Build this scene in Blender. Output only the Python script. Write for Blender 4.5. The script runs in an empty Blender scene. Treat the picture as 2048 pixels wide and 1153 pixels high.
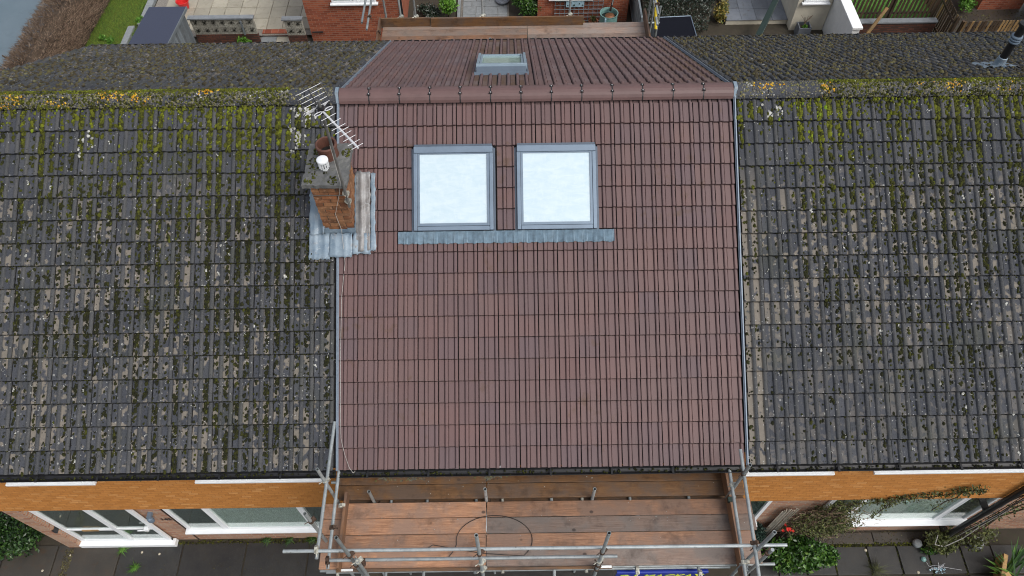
import bpy, bmesh, math, random
import numpy as np
from mathutils import Matrix, Vector
random.seed(7); rng = np.random.default_rng(7)
SC = bpy.context.scene; COL = SC.collection
R = math.radians

# ---------------------------------------------------------------- camera
ZR = 8.03                                   # ridge height of the terrace
cam = bpy.data.cameras.new('camera'); camo = bpy.data.objects.new('camera', cam); COL.objects.link(camo)
cam.sensor_width = 36; cam.lens = 36 * 1484 / 2048; cam.clip_start = .1; cam.clip_end = 400
pit, yaw, rol = R(55.994), R(-0.158), R(-0.927)
fw = Vector((math.sin(yaw)*math.cos(pit), math.cos(yaw)*math.cos(pit), -math.sin(pit)))
rt = Vector((math.cos(yaw), -math.sin(yaw), 0)); up = rt.cross(fw)
r2 = math.cos(rol)*rt + math.sin(rol)*up; u2 = -math.sin(rol)*rt + math.cos(rol)*up
M = Matrix.Identity(4)
for i in range(3):
    M[i][0] = r2[i]; M[i][1] = u2[i]; M[i][2] = -fw[i]
M[0][3], M[1][3], M[2][3] = -0.390, -8.818, ZR + 7.710
camo.matrix_world = M; SC.camera = camo

# ---------------------------------------------------------------- overcast sky, soft sun, exposure
SUN_EL, SUN_AZ = R(52), R(128)              # compass-like azimuth measured from +Y towards +X
wd = bpy.data.worlds.new('World'); SC.world = wd; wd.use_nodes = True
wn = wd.node_tree.nodes; wl = wd.node_tree.links
sky = wn.new('ShaderNodeTexSky'); sky.sky_type = 'NISHITA'; sky.sun_disc = False
sky.sun_elevation = SUN_EL; sky.sun_rotation = SUN_AZ; sky.dust_density = 4; sky.air_density = 1.2
hs = wn.new('ShaderNodeHueSaturation'); hs.inputs['Saturation'].default_value = .42
wl.new(sky.outputs[0], hs.inputs['Color']); wl.new(hs.outputs[0], wn['Background'].inputs[0])
wn['Background'].inputs[1].default_value = .15
sun = bpy.data.lights.new('sun', 'SUN'); sun.energy = .9; sun.angle = R(30); sun.color = (1, .98, .95)
suno = bpy.data.objects.new('sun', sun); COL.objects.link(suno); suno.location = (0, 0, 30)
sd = Vector((math.sin(SUN_AZ)*math.cos(SUN_EL), math.cos(SUN_AZ)*math.cos(SUN_EL), math.sin(SUN_EL)))
suno.rotation_euler = sd.to_track_quat('Z', 'Y').to_euler()
vs = SC.view_settings; vs.view_transform = 'Standard'; vs.look = 'None'; vs.gamma = 1; vs.exposure = 0.30
vs.use_curve_mapping = False
SC.cycles.use_denoising = True; SC.cycles.max_bounces = 6; SC.cycles.filter_width = 1.05

# ---------------------------------------------------------------- object helpers
W = {}                                       # world location of every object used as a parent
def link(o, parent=None, wloc=(0, 0, 0)):
    COL.objects.link(o); w = Vector(wloc)
    if parent is not None:
        o.parent = parent; o.location = w - W[parent]
    else: o.location = w
    W[o] = w
    return o
def thing(name, label, cat, loc, group=None):
    o = bpy.data.objects.new(name, None); o.empty_display_size = .2
    o['label'] = label; o['category'] = cat
    if group: o['group'] = group
    return link(o, None, loc)
def tag(o, label, cat, group=None):
    o['label'] = label; o['category'] = cat
    if group: o['group'] = group
    return o
def struct(o): o['kind'] = 'structure'; return o
def stuff(o): o['kind'] = 'stuff'; return o

class MB:                                    # collects polygons in world space
    def __init__(s): s.v = []; s.f = []; s.uv = None
    def poly(s, pts):
        n = len(s.v); s.v += [tuple(p) for p in pts]; s.f.append(tuple(range(n, n+len(pts)))); return s
    def add(s, vs_, fs):
        n = len(s.v); s.v += [tuple(p) for p in vs_]; s.f += [tuple(i+n for i in f) for f in fs]; return s
    def box(s, a, b, m=None, j=0):
        x0, y0, z0 = a; x1, y1, z1 = b
        P = [Vector(p) for p in ((x0,y0,z0),(x1,y0,z0),(x1,y1,z0),(x0,y1,z0),(x0,y0,z1),(x1,y0,z1),(x1,y1,z1),(x0,y1,z1))]
        if j: P = [p + Vector([random.uniform(-j, j) for _ in range(3)]) for p in P]
        if m is not None: P = [m @ p for p in P]
        return s.add(P, [(3,2,1,0),(4,5,6,7),(0,1,5,4),(1,2,6,5),(2,3,7,6),(3,0,4,7)])
    def tube(s, a, b, r, n=10, r2=None, cap=True, hollow=0):
        a, b = Vector(a), Vector(b); d = (b-a).normalized(); r2 = r if r2 is None else r2
        x = d.orthogonal().normalized(); y = d.cross(x)
        c = [x*math.cos(2*math.pi*i/n) + y*math.sin(2*math.pi*i/n) for i in range(n)]
        V = [a + k*r for k in c] + [b + k*r2 for k in c]
        F = [(i, (i+1) % n, n+(i+1) % n, n+i) for i in range(n)]
        if hollow:
            ri = hollow
            V += [b + k*ri for k in c] + [b + k*ri - d*min(.3, (b-a).length*.9) for k in c]
            F += [(n+i, n+(i+1) % n, 2*n+(i+1) % n, 2*n+i) for i in range(n)]
            F += [(2*n+i, 2*n+(i+1) % n, 3*n+(i+1) % n, 3*n+i) for i in range(n)]
            F += [tuple(3*n+i for i in range(n)), tuple(range(n))[::-1]]
        elif cap: F += [tuple(range(n))[::-1], tuple(range(n, 2*n))]
        return s.add(V, F)
    def path(s, pts, r, n=6):
        for a, b in zip(pts[:-1], pts[1:]): s.tube(a, b, r, n)
        return s
    def lathe(s, c, prof, n=20):
        c = Vector(c); V = []; F = []; m = len(prof)
        for i in range(n):
            t = 2*math.pi*i/n
            for (r, z) in prof: V.append(c + Vector((r*math.cos(t), r*math.sin(t), z)))
        for i in range(n):
            for k in range(m-1):
                F.append((i*m+k, ((i+1) % n)*m+k, ((i+1) % n)*m+k+1, i*m+k+1))
        return s.add(V, F)
    def build(s, name, mat, parent=None, bevel=0, smooth=False):
        V = np.array(s.v, dtype=float); c = (V.min(0) + V.max(0)) / 2
        if parent is None: c[2] = V[:, 2].min()
        me = bpy.data.meshes.new(name); me.from_pydata((V - c).tolist(), [], s.f)
        if s.uv is not None:
            ul = me.uv_layers.new(name='UVMap')
            for l in me.loops: ul.data[l.index].uv = s.uv[l.vertex_index]
        me.materials.append(mat)
        if smooth: me.polygons.foreach_set('use_smooth', [True]*len(me.polygons))
        me.update()
        o = link(bpy.data.objects.new(name, me), parent, c)
        if bevel:
            b = o.modifiers.new('bevel', 'BEVEL'); b.width = bevel; b.segments = 2; b.limit_method = 'ANGLE'
        return o
def box(name, a, b, mat, parent=None, bevel=0, m=None): return MB().box(a, b, m).build(name, mat, parent, bevel)
def tube(name, a, b, r, mat, parent=None, n=10, **k): return MB().tube(a, b, r, n, **k).build(name, mat, parent, smooth=False)

def np_mesh(name, V, F, mat, parent=None, tone=None, base=None, smooth=False):
    """V (n,3) world, F (m,k) -> object"""
    V = np.asarray(V, dtype=np.float32); F = np.asarray(F, dtype=np.int32)
    c = (V.min(0) + V.max(0)) / 2
    if parent is None: c[2] = V[:, 2].min()
    me = bpy.data.meshes.new(name); k = F.shape[1]
    me.vertices.add(len(V)); me.vertices.foreach_set('co', (V - c).ravel())
    me.loops.add(F.size); me.loops.foreach_set('vertex_index', F.ravel())
    me.polygons.add(len(F)); me.polygons.foreach_set('loop_start', np.arange(0, F.size, k, dtype=np.int32))
    if smooth: me.polygons.foreach_set('use_smooth', np.ones(len(F), dtype=bool))
    if tone is not None:
        at = me.attributes.new('tone', 'FLOAT', 'POINT'); at.data.foreach_set('value', np.asarray(tone, dtype=np.float32))
    me.materials.append(mat); me.update(calc_edges=True); me.validate()
    return link(bpy.data.objects.new(name, me), parent, [float(x) for x in c])

# ---------------------------------------------------------------- material helpers
class NT:
    def __init__(s, name):
        s.m = bpy.data.materials.new(name); s.m.use_nodes = True; s.t = s.m.node_tree
        s.b = s.t.nodes['Principled BSDF']; s.out = s.t.nodes['Material Output']
    def n(s, typ, ins=None, **at):
        nd = s.t.nodes.new('ShaderNode' + typ)
        for k, v in at.items(): setattr(nd, k, v)
        for k, v in (ins or {}).items(): s.set(nd.inputs[k], v)
        return nd
    def set(s, sock, v):
        if isinstance(v, bpy.types.NodeSocket): s.t.links.new(v, sock)
        elif isinstance(v, bpy.types.Node): s.t.links.new(v.outputs[0], sock)
        else:
            if sock.type == 'RGBA' and len(v) == 3: v = (*v, 1)
            sock.default_value = v
    def pos(s): return s.n('NewGeometry').outputs['Position']
    def uv(s): return s.n('UVMap', uv_map='UVMap').outputs[0]
    def attr(s, nm): return s.n('Attribute', attribute_name=nm).outputs['Fac']
    def rnd(s):
        return s.math('FRACT', s.math('ADD', s.n('ObjectInfo').outputs['Random'], s.n('NewGeometry').outputs['Random Per Island']))
    def scale(s, v, sc): return s.n('VectorMath', {0: v, 1: sc}, operation='MULTIPLY').outputs[0]
    def noise(s, v=None, scale=5, detail=3, rough=.55, col=False, dist=0):
        d = {'Scale': scale, 'Detail': detail, 'Roughness': rough, 'Distortion': dist}
        if v is not None: d['Vector'] = v
        nd = s.n('TexNoise', d); return nd.outputs['Color' if col else 'Fac']
    def vor(s, v, scale, out='Distance', feature='F1', rand=1):
        return s.n('TexVoronoi', {'Vector': v, 'Scale': scale, 'Randomness': rand}, feature=feature).outputs[out]
    def math(s, op, a, b=0, clamp=False):
        return s.n('Math', {0: a, 1: b}, operation=op, use_clamp=clamp).outputs[0]
    def ramp(s, f, stops, interp='LINEAR'):
        r = s.n('ValToRGB', {0: f}); cr = r.color_ramp; cr.interpolation = interp
        while len(cr.elements) < len(stops): cr.elements.new(.5)
        for e, (p, c) in zip(cr.elements, stops):
            e.position = p; e.color = (*c, 1) if not isinstance(c, (int, float)) else (c, c, c, 1)
        return r.outputs[0]
    def step(s, f, lo, hi):
        return s.n('MapRange', {0: f, 1: lo, 2: hi, 3: 0, 4: 1}, clamp=True).outputs[0]
    def mix(s, fac, a, b, blend='MIX'):
        nd = s.n('Mix', data_type='RGBA', blend_type=blend)
        s.set(nd.inputs[0], fac); s.set(nd.inputs[6], a); s.set(nd.inputs[7], b); return nd.outputs[2]
    def bump(s, h, st=.3, d=.01):
        s.set(s.b.inputs['Normal'], s.n('Bump', {'Height': h, 'Strength': st, 'Distance': d}))
    def fin(s, col=None, rough=.6, metal=0, spec=.5, **kw):
        if col is not None: s.set(s.b.inputs['Base Color'], col)
        s.set(s.b.inputs['Roughness'], rough); s.set(s.b.inputs['Metallic'], metal); s.set(s.b.inputs['Specular IOR Level'], spec)
        for k, v in kw.items(): s.set(s.b.inputs[k], v)
        return s.m

def plain(name, col, rough=.6, metal=0, var=.18, scale=9, bump=.15, spec=.5):
    t = NT(name); p = t.pos(); nz = t.noise(p, scale, 5, .65)
    c = t.mix(t.step(nz, .3, .7), [x*(1-var) for x in col], [min(1, x*(1+var)) for x in col])
    hv = t.math('MULTIPLY', t.math('SUBTRACT', t.n('ObjectInfo').outputs['Random'], .5), var)
    c = t.n('HueSaturation', {'Color': c, 'Value': t.math('ADD', 1, hv)}).outputs[0]
    if bump: t.bump(t.noise(p, scale*8, 3), bump, .004)
    return t.fin(c, rough, metal, spec)

MT = {}
def mk_new_tile():
    t = NT('new_concrete_tile'); p = t.pos(); r = t.rnd()
    base = t.ramp(r, [(0, (.128, .075, .072)), (.2, (.148, .086, .081)), (.4, (.116, .074, .075)), (.6, (.156, .094, .086)), (.8, (.118, .080, .086)), (1, (.136, .078, .073))])
    n1 = t.noise(p, 1.3, 4); base = t.mix(t.step(n1, .35, .7), base, t.mix(.5, base, (.110, .078, .080)))
    n2 = t.noise(p, 260, 2); base = t.mix(t.math('MULTIPLY', t.step(n2, .35, .75), .3), base, (.19, .13, .122))
    st = t.noise(t.scale(p, (14, 1.1, 1.1)), 1.5, 4, .6)          # rain streaks running down the slope
    base = t.mix(t.math('MULTIPLY', t.step(st, .65, .8), .5), base, (.085, .050, .038))
    dn = t.noise(p, .9, 2); dirt = t.math('MULTIPLY', t.step(t.math('MULTIPLY', dn, t.noise(p, 7, 3)), .34, .44), .6)
    base = t.mix(dirt, base, (.105, .062, .038))
    q = t.n('SeparateXYZ', {0: p}); sx = t.n('SeparateXYZ', {0: t.uv()}).outputs[0]; xm = t.math('MODULO', t.math('ADD', sx, .3), .15)
    pan = t.math('SUBTRACT', 1, t.step(xm, .070, .082))            # algae film in the pans of the rear slope
    near = t.math('MAXIMUM', t.step(t.math('ABSOLUTE', t.math('ADD', q.outputs[0], .62)), .62, .42), t.step(q.outputs[0], 2.0, 2.9))
    film = t.math('MULTIPLY', t.math('MULTIPLY', pan, t.step(q.outputs[1], .05, .2)), t.math('MULTIPLY', near, t.step(t.noise(p, 5, 4, .7), .3, .5)))
    base = t.mix(t.math('MULTIPLY', film, .8), base, t.mix(t.noise(p, 40, 3), (.075, .040, .018), (.125, .075, .042)))
    pale = t.math('MULTIPLY', t.math('MULTIPLY', pan, t.step(q.outputs[1], .05, .2)), t.step(t.noise(p, 1.9, 4), .5, .66))
    base = t.mix(t.math('MULTIPLY', pale, .45), base, (.21, .165, .165))
    t.bump(t.noise(p, 420, 2), .12, .002)
    return t.fin(base, t.math('ADD', .50, t.math('MULTIPLY', r, .08)), 0, .28)
def mk_old_tile(name='weathered_concrete_tile', tlo=.615):
    t = NT(name); p = t.pos(); r = t.rnd()
    sx = t.n('SeparateXYZ', {0: t.uv()})
    xm = t.math('MODULO', t.math('ADD', sx.outputs[0], .3), .15)
    roll = t.math('MULTIPLY', t.step(xm, .078, .09), t.math('SUBTRACT', 1, t.step(xm, .138, .148)))
    pan = t.mix(r, (.038, .042, .053), (.066, .070, .082)); rl = t.mix(r, (.048, .050, .053), (.076, .076, .076))
    c = t.mix(roll, pan, rl)
    c = t.mix(t.step(t.noise(p, 2.1, 5, .6), .35, .68), c, t.mix(.6, c, (.036, .040, .048)))
    sp = t.noise(p, 190, 2); c = t.mix(t.math('MULTIPLY', t.step(sp, .55, .72), .5), c, (.24, .235, .23))
    c = t.mix(t.math('MULTIPLY', t.step(t.noise(p, 150, 2), .58, .7), .6), c, (.025, .026, .028))
    # bare tan patches where moss has been scraped off the pans
    tn = t.noise(p, 8.5, 3, .5); rr = t.math('FRACT', t.math('MULTIPLY', r, 7.31))
    tan = t.math('MULTIPLY', t.step(t.math('ADD', tn, t.math('MULTIPLY', rr, .20)), tlo, tlo+.065), t.math('SUBTRACT', 1, roll))
    sz = t.n('SeparateXYZ', {0: p}).outputs[2]
    tan = t.math('MULTIPLY', tan, t.math('SUBTRACT', 1, t.step(sz, 7.1, 7.5)))
    sxw = t.n('SeparateXYZ', {0: p}).outputs[0]
    if tlo > .5: tan = t.math('MULTIPLY', tan, t.math('SUBTRACT', 1, t.math('MULTIPLY', t.math('MULTIPLY', t.step(sxw, 2.5, 3.2), .62), t.step(sz, 6.5, 5.9))))
    c = t.mix(t.math('MULTIPLY', tan, .85), c, t.mix(t.noise(p, 30, 3), (.150, .130, .105), (.255, .225, .185)))
    # crust lichen
    l1 = t.vor(p, 9); lr = t.n('SeparateXYZ', {0: t.vor(p, 9, 'Color')}).outputs[0]
    lm = t.math('MULTIPLY', t.step(t.math('ADD', l1, t.math('MULTIPLY', t.noise(p, 70, 2), .14)), .24, .2), t.step(lr, .84, .86))
    c = t.mix(t.math('MULTIPLY', lm, .6), c, (.36, .36, .34))
    l2 = t.vor(p, 30); lr2 = t.n('SeparateXYZ', {0: t.vor(p, 30, 'Color')}).outputs[1]
    lm2 = t.math('MULTIPLY', t.step(l2, .3, .2), t.step(lr2, .90, .92)); c = t.mix(t.math('MULTIPLY', lm2, .75), c, (.40, .40, .38))
    d1 = t.vor(p, 26); dr = t.n('SeparateXYZ', {0: t.vor(p, 26, 'Color')}).outputs[2]   # dark blotches
    dm = t.math('MULTIPLY', t.step(t.math('ADD', d1, t.math('MULTIPLY', t.noise(p, 60, 2), .2)), .40, .34), t.step(dr, .78, .8))
    c = t.mix(t.math('MULTIPLY', dm, .85), c, (.022, .023, .018))
    al = t.step(t.noise(p, 1.6, 4), .52, .75); c = t.mix(t.math('MULTIPLY', al, .3), c, (.055, .06, .03))
    t.bump(t.math('ADD', t.noise(p, 160, 3), t.math('MULTIPLY', lm, .5)), .5, .004)
    return t.fin(c, .72, 0, .2)
def mk_moss():
    t = NT('moss'); p = t.pos(); k = t.attr('tone'); r = t.n('NewGeometry').outputs['Random Per Island']
    v = t.math('ADD', t.math('MULTIPLY', t.math('SUBTRACT', r, .5), .35), t.math('ADD', k, t.math('MULTIPLY', t.math('SUBTRACT', t.noise(p, 90, 3), .5), .45)))
    c = t.ramp(v, [(0, (.018, .019, .010)), (.25, (.034, .036, .010)), (.5, (.072, .078, .012)), (.72, (.115, .125, .014)), (.9, (.17, .20, .016)), (1, (.15, .24, .02))])
    t.bump(t.noise(p, 300, 3), .8, .006)
    return t.fin(c, .95, 0, .15)
def mk_brown_moss():
    t = NT('brown_moss'); p = t.pos(); r = t.n('NewGeometry').outputs['Random Per Island']
    v = t.math('ADD', t.math('MULTIPLY', r, .7), t.math('MULTIPLY', t.noise(p, 3, 3), .45))
    c = t.ramp(v, [(.1, (.026, .023, .016)), (.4, (.050, .043, .027)), (.65, (.078, .066, .040)), (.88, (.10, .092, .040)), (1, (.17, .165, .10))])
    return t.fin(c, .95, 0, .15)
def mk_lichen(name, stops):
    t = NT(name); p = t.pos(); r = t.n('NewGeometry').outputs['Random Per Island']
    c = t.ramp(t.math('ADD', t.math('MULTIPLY', r, .7), t.math('MULTIPLY', t.noise(p, 60, 3), .3)), stops)
    return t.fin(c, .9, 0, .2)
def mk_brick(name, cols, mortar, sc=(1, 1), axis='x', mort=.012, bumpd=.006, wear=.3):
    t = NT(name); p = t.pos(); q = t.n('SeparateXYZ', {0: p})
    v = t.n('CombineXYZ', {0: q.outputs[0 if axis == 'x' else 1], 1: q.outputs[2], 2: 0})
    bw, bh = sc
    b = t.n('TexBrick', {'Vector': v, 'Color1': (0, 0, 0), 'Color2': (1, 1, 1), 'Mortar': (.5, .5, .5), 'Scale': 1, 'Mortar Size': mort, 'Mortar Smooth': .2, 'Bias': 0, 'Brick Width': bw, 'Row Height': bh})
    c = t.ramp(b.outputs['Color'], [(i/(len(cols)-1), x) for i, x in enumerate(cols)])
    nz = t.noise(t.scale(p, (3, 3, 9)), 4, 5, .65); c = t.mix(t.math('MULTIPLY', t.step(nz, .4, .75), wear), c, [x*.45 for x in cols[0]])
    c = t.mix(b.outputs['Fac'], c, mortar)
    t.bump(t.math('ADD', t.math('MULTIPLY', b.outputs['Fac'], -1), t.math('MULTIPLY', t.noise(p, 120, 3), .4)), .8, bumpd)
    return t.fin(c, .82, 0, .3)
def mk_wood(name, cols, knots=True, rough=.55, axis=0):
    t = NT(name); p = t.pos(); rd = t.n('ObjectInfo').outputs['Random']
    off = t.n('CombineXYZ', {0: t.math('MULTIPLY', rd, 53), 1: t.math('MULTIPLY', rd, 31), 2: t.math('MULTIPLY', rd, 17)})
    q = t.n('VectorMath', {0: p, 1: off}, operation='ADD').outputs[0]
    s = [16, 16, 16]; s[axis] = 1.1
    gr = t.noise(t.scale(q, tuple(s)), 3.2, 6, .62, dist=.6)
    c = t.ramp(gr, [(.28, cols[0]), (.5, cols[1]), (.72, cols[2])])
    pt = t.noise(q, 2.6, 5, .65); c = t.mix(t.step(pt, .42, .58), c, t.mix(.8, c, cols[3]))
    dk = t.noise(q, 3.3, 4, .7); c = t.mix(t.math('MULTIPLY', t.step(dk, .53, .72), .62), c, [x*.33 for x in cols[0]])
    fine = t.noise(t.scale(q, tuple(5*x for x in s)), 5, 3); c = t.mix(t.math('MULTIPLY', t.step(fine, .45, .7), .3), c, [x*.6 for x in cols[0]])
    if knots:
        ks = [3.4, 3.4, 3.4]; ks[axis] = 2.6
        kv = t.vor(t.scale(q, tuple(ks)), 1.0); kc = t.n('SeparateXYZ', {0: t.vor(t.scale(q, tuple(ks)), 1.0, 'Color')}).outputs[0]
        km = t.math('MULTIPLY', t.step(kv, .095, .055), t.step(kc, .35, .4)); c = t.mix(t.math('MULTIPLY', km, .8), c, (.03, .017, .012))
    c = t.n('HueSaturation', {'Color': c, 'Value': t.math('ADD', .66, t.math('MULTIPLY', rd, .62))}).outputs[0]
    t.bump(t.math('ADD', gr, fine), .35, .003)
    return t.fin(c, rough, 0, .5)
def mk_metal():
    t = NT('galvanised_tube'); p = t.pos(); rd = t.n('ObjectInfo').outputs['Random']
    n1 = t.noise(p, 7, 5, .65); c = t.mix(t.step(n1, .3, .7), (.24, .27, .275), (.40, .43, .43))
    c = t.mix(t.math('MULTIPLY', t.step(t.noise(p, 23, 4), .62, .75), .7), c, (.10, .095, .085))
    c = t.n('HueSaturation', {'Color': c, 'Value': t.math('ADD', .72, t.math('MULTIPLY', rd, .5))}).outputs[0]
    t.bump(t.noise(p, 90, 3), .15, .002)
    return t.fin(c, .42, .35, .5)
def mk_lead(name, a, b):
    t = NT(name); p = t.pos()
    n1 = t.noise(p, 5, 5, .65); n2 = t.noise(p, 17, 4, .6)
    c = t.mix(t.step(n1, .33, .66), a, b)
    c = t.mix(t.math('MULTIPLY', t.step(n2, .58, .72), .6), c, (.42, .45, .46))
    c = t.mix(t.math('MULTIPLY', t.step(t.noise(p, 9, 3), .6, .75), .5), c, (.24, .20, .17))
    t.bump(n2, .4, .01)
    return t.fin(c, .5, .15, .5)
def mk_glass(name, tint=(.85, .92, .9), see=.85, rough=.02):
    t = NT(name); tr = t.n('BsdfTransparent', {0: tint}); gl = t.n('BsdfGlossy', {'Color': (1, 1, 1), 'Roughness': rough})
    fr = t.n('Fresnel', {0: 1.5}).outputs[0]
    f = t.math('ADD', t.math('MULTIPLY', fr, .55), 1-see, True)
    mx = t.n('MixShader', {0: f, 1: tr.outputs[0], 2: gl.outputs[0]}); t.t.links.new(mx.outputs[0], t.out.inputs[0])
    return t.m
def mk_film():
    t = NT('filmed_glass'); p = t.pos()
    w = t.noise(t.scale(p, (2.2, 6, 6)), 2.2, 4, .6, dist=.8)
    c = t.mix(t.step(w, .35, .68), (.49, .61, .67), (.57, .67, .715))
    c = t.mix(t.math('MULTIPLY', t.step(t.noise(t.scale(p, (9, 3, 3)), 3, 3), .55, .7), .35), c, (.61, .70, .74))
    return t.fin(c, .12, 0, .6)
def mk_slab(name, a, b, dirt, sc=1.0, rough=.6, fleck=(.2, .2, .19)):
    t = NT(name); p = t.pos(); rd = t.n('ObjectInfo').outputs['Random']
    c = t.mix(t.step(t.noise(p, 1.7*sc, 5, .65), .3, .7), a, b)
    c = t.mix(t.math('MULTIPLY', t.step(t.noise(p, 5*sc, 5, .7), .54, .7), .6), c, dirt)
    c = t.mix(t.math('MULTIPLY', t.step(t.noise(p, 130, 2), .6, .72), .5), c, fleck)
    c = t.n('HueSaturation', {'Color': c, 'Value': t.math('ADD', .85, t.math('MULTIPLY', rd, .3))}).outputs[0]
    t.bump(t.noise(p, 110, 4), .5, .004)
    return t.fin(c, rough, 0, .5)
def mk_leaf(name, stops, rough=.35, trans=.0):
    t = NT(name); p = t.pos(); r = t.n('NewGeometry').outputs['Random Per Island']
    c = t.ramp(t.math('ADD', t.math('MULTIPLY', r, .75), t.math('MULTIPLY', t.noise(p, 3, 3), .3)), stops)
    return t.fin(c, rough, 0, .5)

MT['new'] = mk_new_tile(); MT['old'] = mk_old_tile(); MT['old_tan'] = mk_old_tile('lichen_tan_tile', .42); MT['moss'] = mk_moss(); MT['bmoss'] = mk_brown_moss()
MT['orange'] = mk_lichen('orange_lichen', [(.1, (.40, .17, .012)), (.5, (.52, .27, .015)), (.8, (.55, .40, .05)), (1, (.5, .24, .05))])
MT['white_lichen'] = mk_lichen('white_lichen', [(.1, (.20, .20, .18)), (.5, (.34, .34, .31)), (1, (.52, .52, .48))])
MT['crust'] = mk_lichen('grey_crust', [(.05, (.05, .045, .035)), (.3, (.10, .095, .08)), (.55, (.16, .15, .12)), (.75, (.13, .13, .045)), (.9, (.26, .22, .12)), (1, (.36, .35, .32))])
MT['hang'] = mk_brick('tile_hung_wall', [(.39, .158, .036), (.44, .185, .045), (.47, .20, .05), (.41, .17, .04), (.52, .25, .08)], (.27, .11, .035), (.17, .091), mort=.004, bumpd=.003, wear=.42)
MT['brick'] = mk_brick('buff_brick', [(.30, .13, .075), (.40, .20, .12), (.47, .28, .18), (.36, .16, .10)], (.36, .30, .24), (.225, .075), mort=.011)
MT['brick_y'] = mk_brick('buff_brick_return', [(.30, .13, .075), (.40, .20, .12), (.47, .28, .18), (.36, .16, .10)], (.36, .30, .24), (.225, .075), axis='y', mort=.011)
MT['redbrick'] = mk_brick('red_brick', [(.22, .055, .028), (.32, .085, .042), (.40, .12, .06), (.27, .07, .04)], (.30, .17, .12), (.225, .075), mort=.009)
MT['deck'] = plain('roof_underlay', (.015, .014, .015), .8)
MT['dkmortar'] = plain('sooty_mortar', (.05, .04, .03), .9, var=.4, scale=30)
MT['darkbrick'] = mk_brick('dark_garden_brick', [(.06, .028, .02), (.10, .04, .028), (.14, .055, .035)], (.045, .035, .03), (.225, .075), mort=.012)
MT['mortar'] = plain('mortar', (.20, .18, .155), .9, var=.35, scale=30)
MT['ridge_new'] = plain('new_ridge_tile', (.122, .070, .066), .5, var=.12, scale=5)
MT['black'] = plain('black_plastic', (.012, .012, .013), .4, bump=0)
MT['grey_metal'] = plain('grey_blue_cladding', (.155, .205, .265), .38, .25, var=.10, scale=4, bump=.05)
MT['grey_light'] = plain('pale_blue_grey_cladding', (.26, .34, .40), .4, .15, var=.08, scale=4, bump=.05)
MT['grey_dark'] = plain('dark_grey_cladding', (.075, .10, .135), .45, .2, var=.15, scale=4, bump=.05)
MT['apron'] = plain('pleated_lead_apron', (.11, .165, .21), .5, .2, var=.3, scale=12)
MT['verge'] = plain('grey_verge_strip', (.20, .245, .30), .45, .1, var=.15)
MT['film'] = mk_film()
MT['lead'] = mk_lead('lead_flashing', (.14, .20, .26), (.25, .31, .36))
MT['lead2'] = mk_lead('soiled_lead_gutter', (.15, .14, .135), (.27, .27, .27))
MT['concrete'] = mk_slab('mossy_cap_concrete', (.085, .087, .088), (.14, .14, .135), (.05, .055, .03), 4, .8)
MT['terra'] = plain('dark_terracotta', (.11, .045, .03), .7, var=.3)
MT['pot_shade'] = plain('pot_shade', (.008, .007, .006), .95)
MT['white'] = plain('white_upvc', (.80, .82, .83), .35, var=.03, bump=0)
MT['white_paint'] = plain('white_painted_render', (.82, .83, .82), .7, var=.06, scale=5, bump=.3)
MT['cream'] = plain('cream_render', (.62, .58, .47), .8, var=.10, scale=4, bump=.3)
MT['alu'] = plain('aluminium_rod', (.58, .59, .61), .4, .15, var=.08, bump=0)
MT['mast'] = plain('grey_steel_mast', (.20, .20, .19), .45, .5, var=.3, bump=.1)
MT['tube'] = mk_metal()
MT['rust'] = plain('rusty_coupler', (.075, .045, .03), .7, .3, var=.6, scale=30)
MT['zinc'] = plain('zinc_coupler', (.50, .49, .42), .45, .4, var=.5, scale=30)
MT['board'] = mk_wood('scaffold_board', [(.19, .092, .048), (.34, .175, .096), (.47, .26, .150), (.24, .155, .112)], axis=0, rough=.42)
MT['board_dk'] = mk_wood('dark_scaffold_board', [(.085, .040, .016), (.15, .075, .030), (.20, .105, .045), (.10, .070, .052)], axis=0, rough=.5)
MT['board_gr'] = mk_wood('grey_and_shaded_board', [(.17, .110, .080), (.27, .185, .14), (.34, .25, .20), (.22, .185, .16)], axis=0, rough=.4)
MT['board_y'] = mk_wood('edge_board', [(.12, .055, .025), (.20, .10, .05), (.25, .135, .07), (.13, .08, .055)], axis=1, rough=.5)
MT['fence'] = mk_wood('brown_fence_timber', [(.035, .020, .011), (.062, .036, .018), (.09, .055, .028), (.05, .033, .02)], knots=False, axis=2, rough=.6)
MT['fence_new'] = mk_wood('pale_fence_timber', [(.20, .12, .04), (.32, .19, .07), (.40, .26, .11), (.2, .13, .06)], knots=False, axis=2, rough=.6)
MT['timber'] = mk_wood('sawn_timber', [(.26, .15, .045), (.40, .24, .09), (.48, .31, .13), (.3, .19, .08)], axis=0)
MT['greywood'] = mk_wood('grey_shed_board', [(.14, .165, .18), (.20, .23, .25), (.25, .28, .30), (.16, .18, .19)], knots=False, axis=2)
MT['felt'] = plain('blue_black_roof_felt', (.042, .050, .085), .7, var=.2, scale=60, bump=.4)
MT['felt_dk'] = plain('black_roof_felt', (.006, .007, .012), .9, var=.2, scale=40, bump=.3, spec=.15)
MT['glass'] = mk_glass('window_glass', (.95, .985, .97), .97)
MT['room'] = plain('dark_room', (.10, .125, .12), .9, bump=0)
MT['blind'] = plain('pale_green_blind', (.60, .68, .63), .7, var=.12, bump=0)
MT['asphalt'] = mk_slab('wet_road_asphalt', (.115, .165, .20), (.155, .205, .24), (.10, .145, .175), .4, .45, (.22, .27, .3))
MT['soil'] = mk_slab('garden_soil', (.032, .026, .018), (.052, .042, .028), (.035, .045, .016), 2, .9, (.10, .085, .06))
MT['slab_dk'] = mk_slab('dark_wet_slab', (.018, .018, .019), (.036, .034, .031), (.026, .020, .010), 1.6, .5, (.13, .13, .12))
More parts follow.
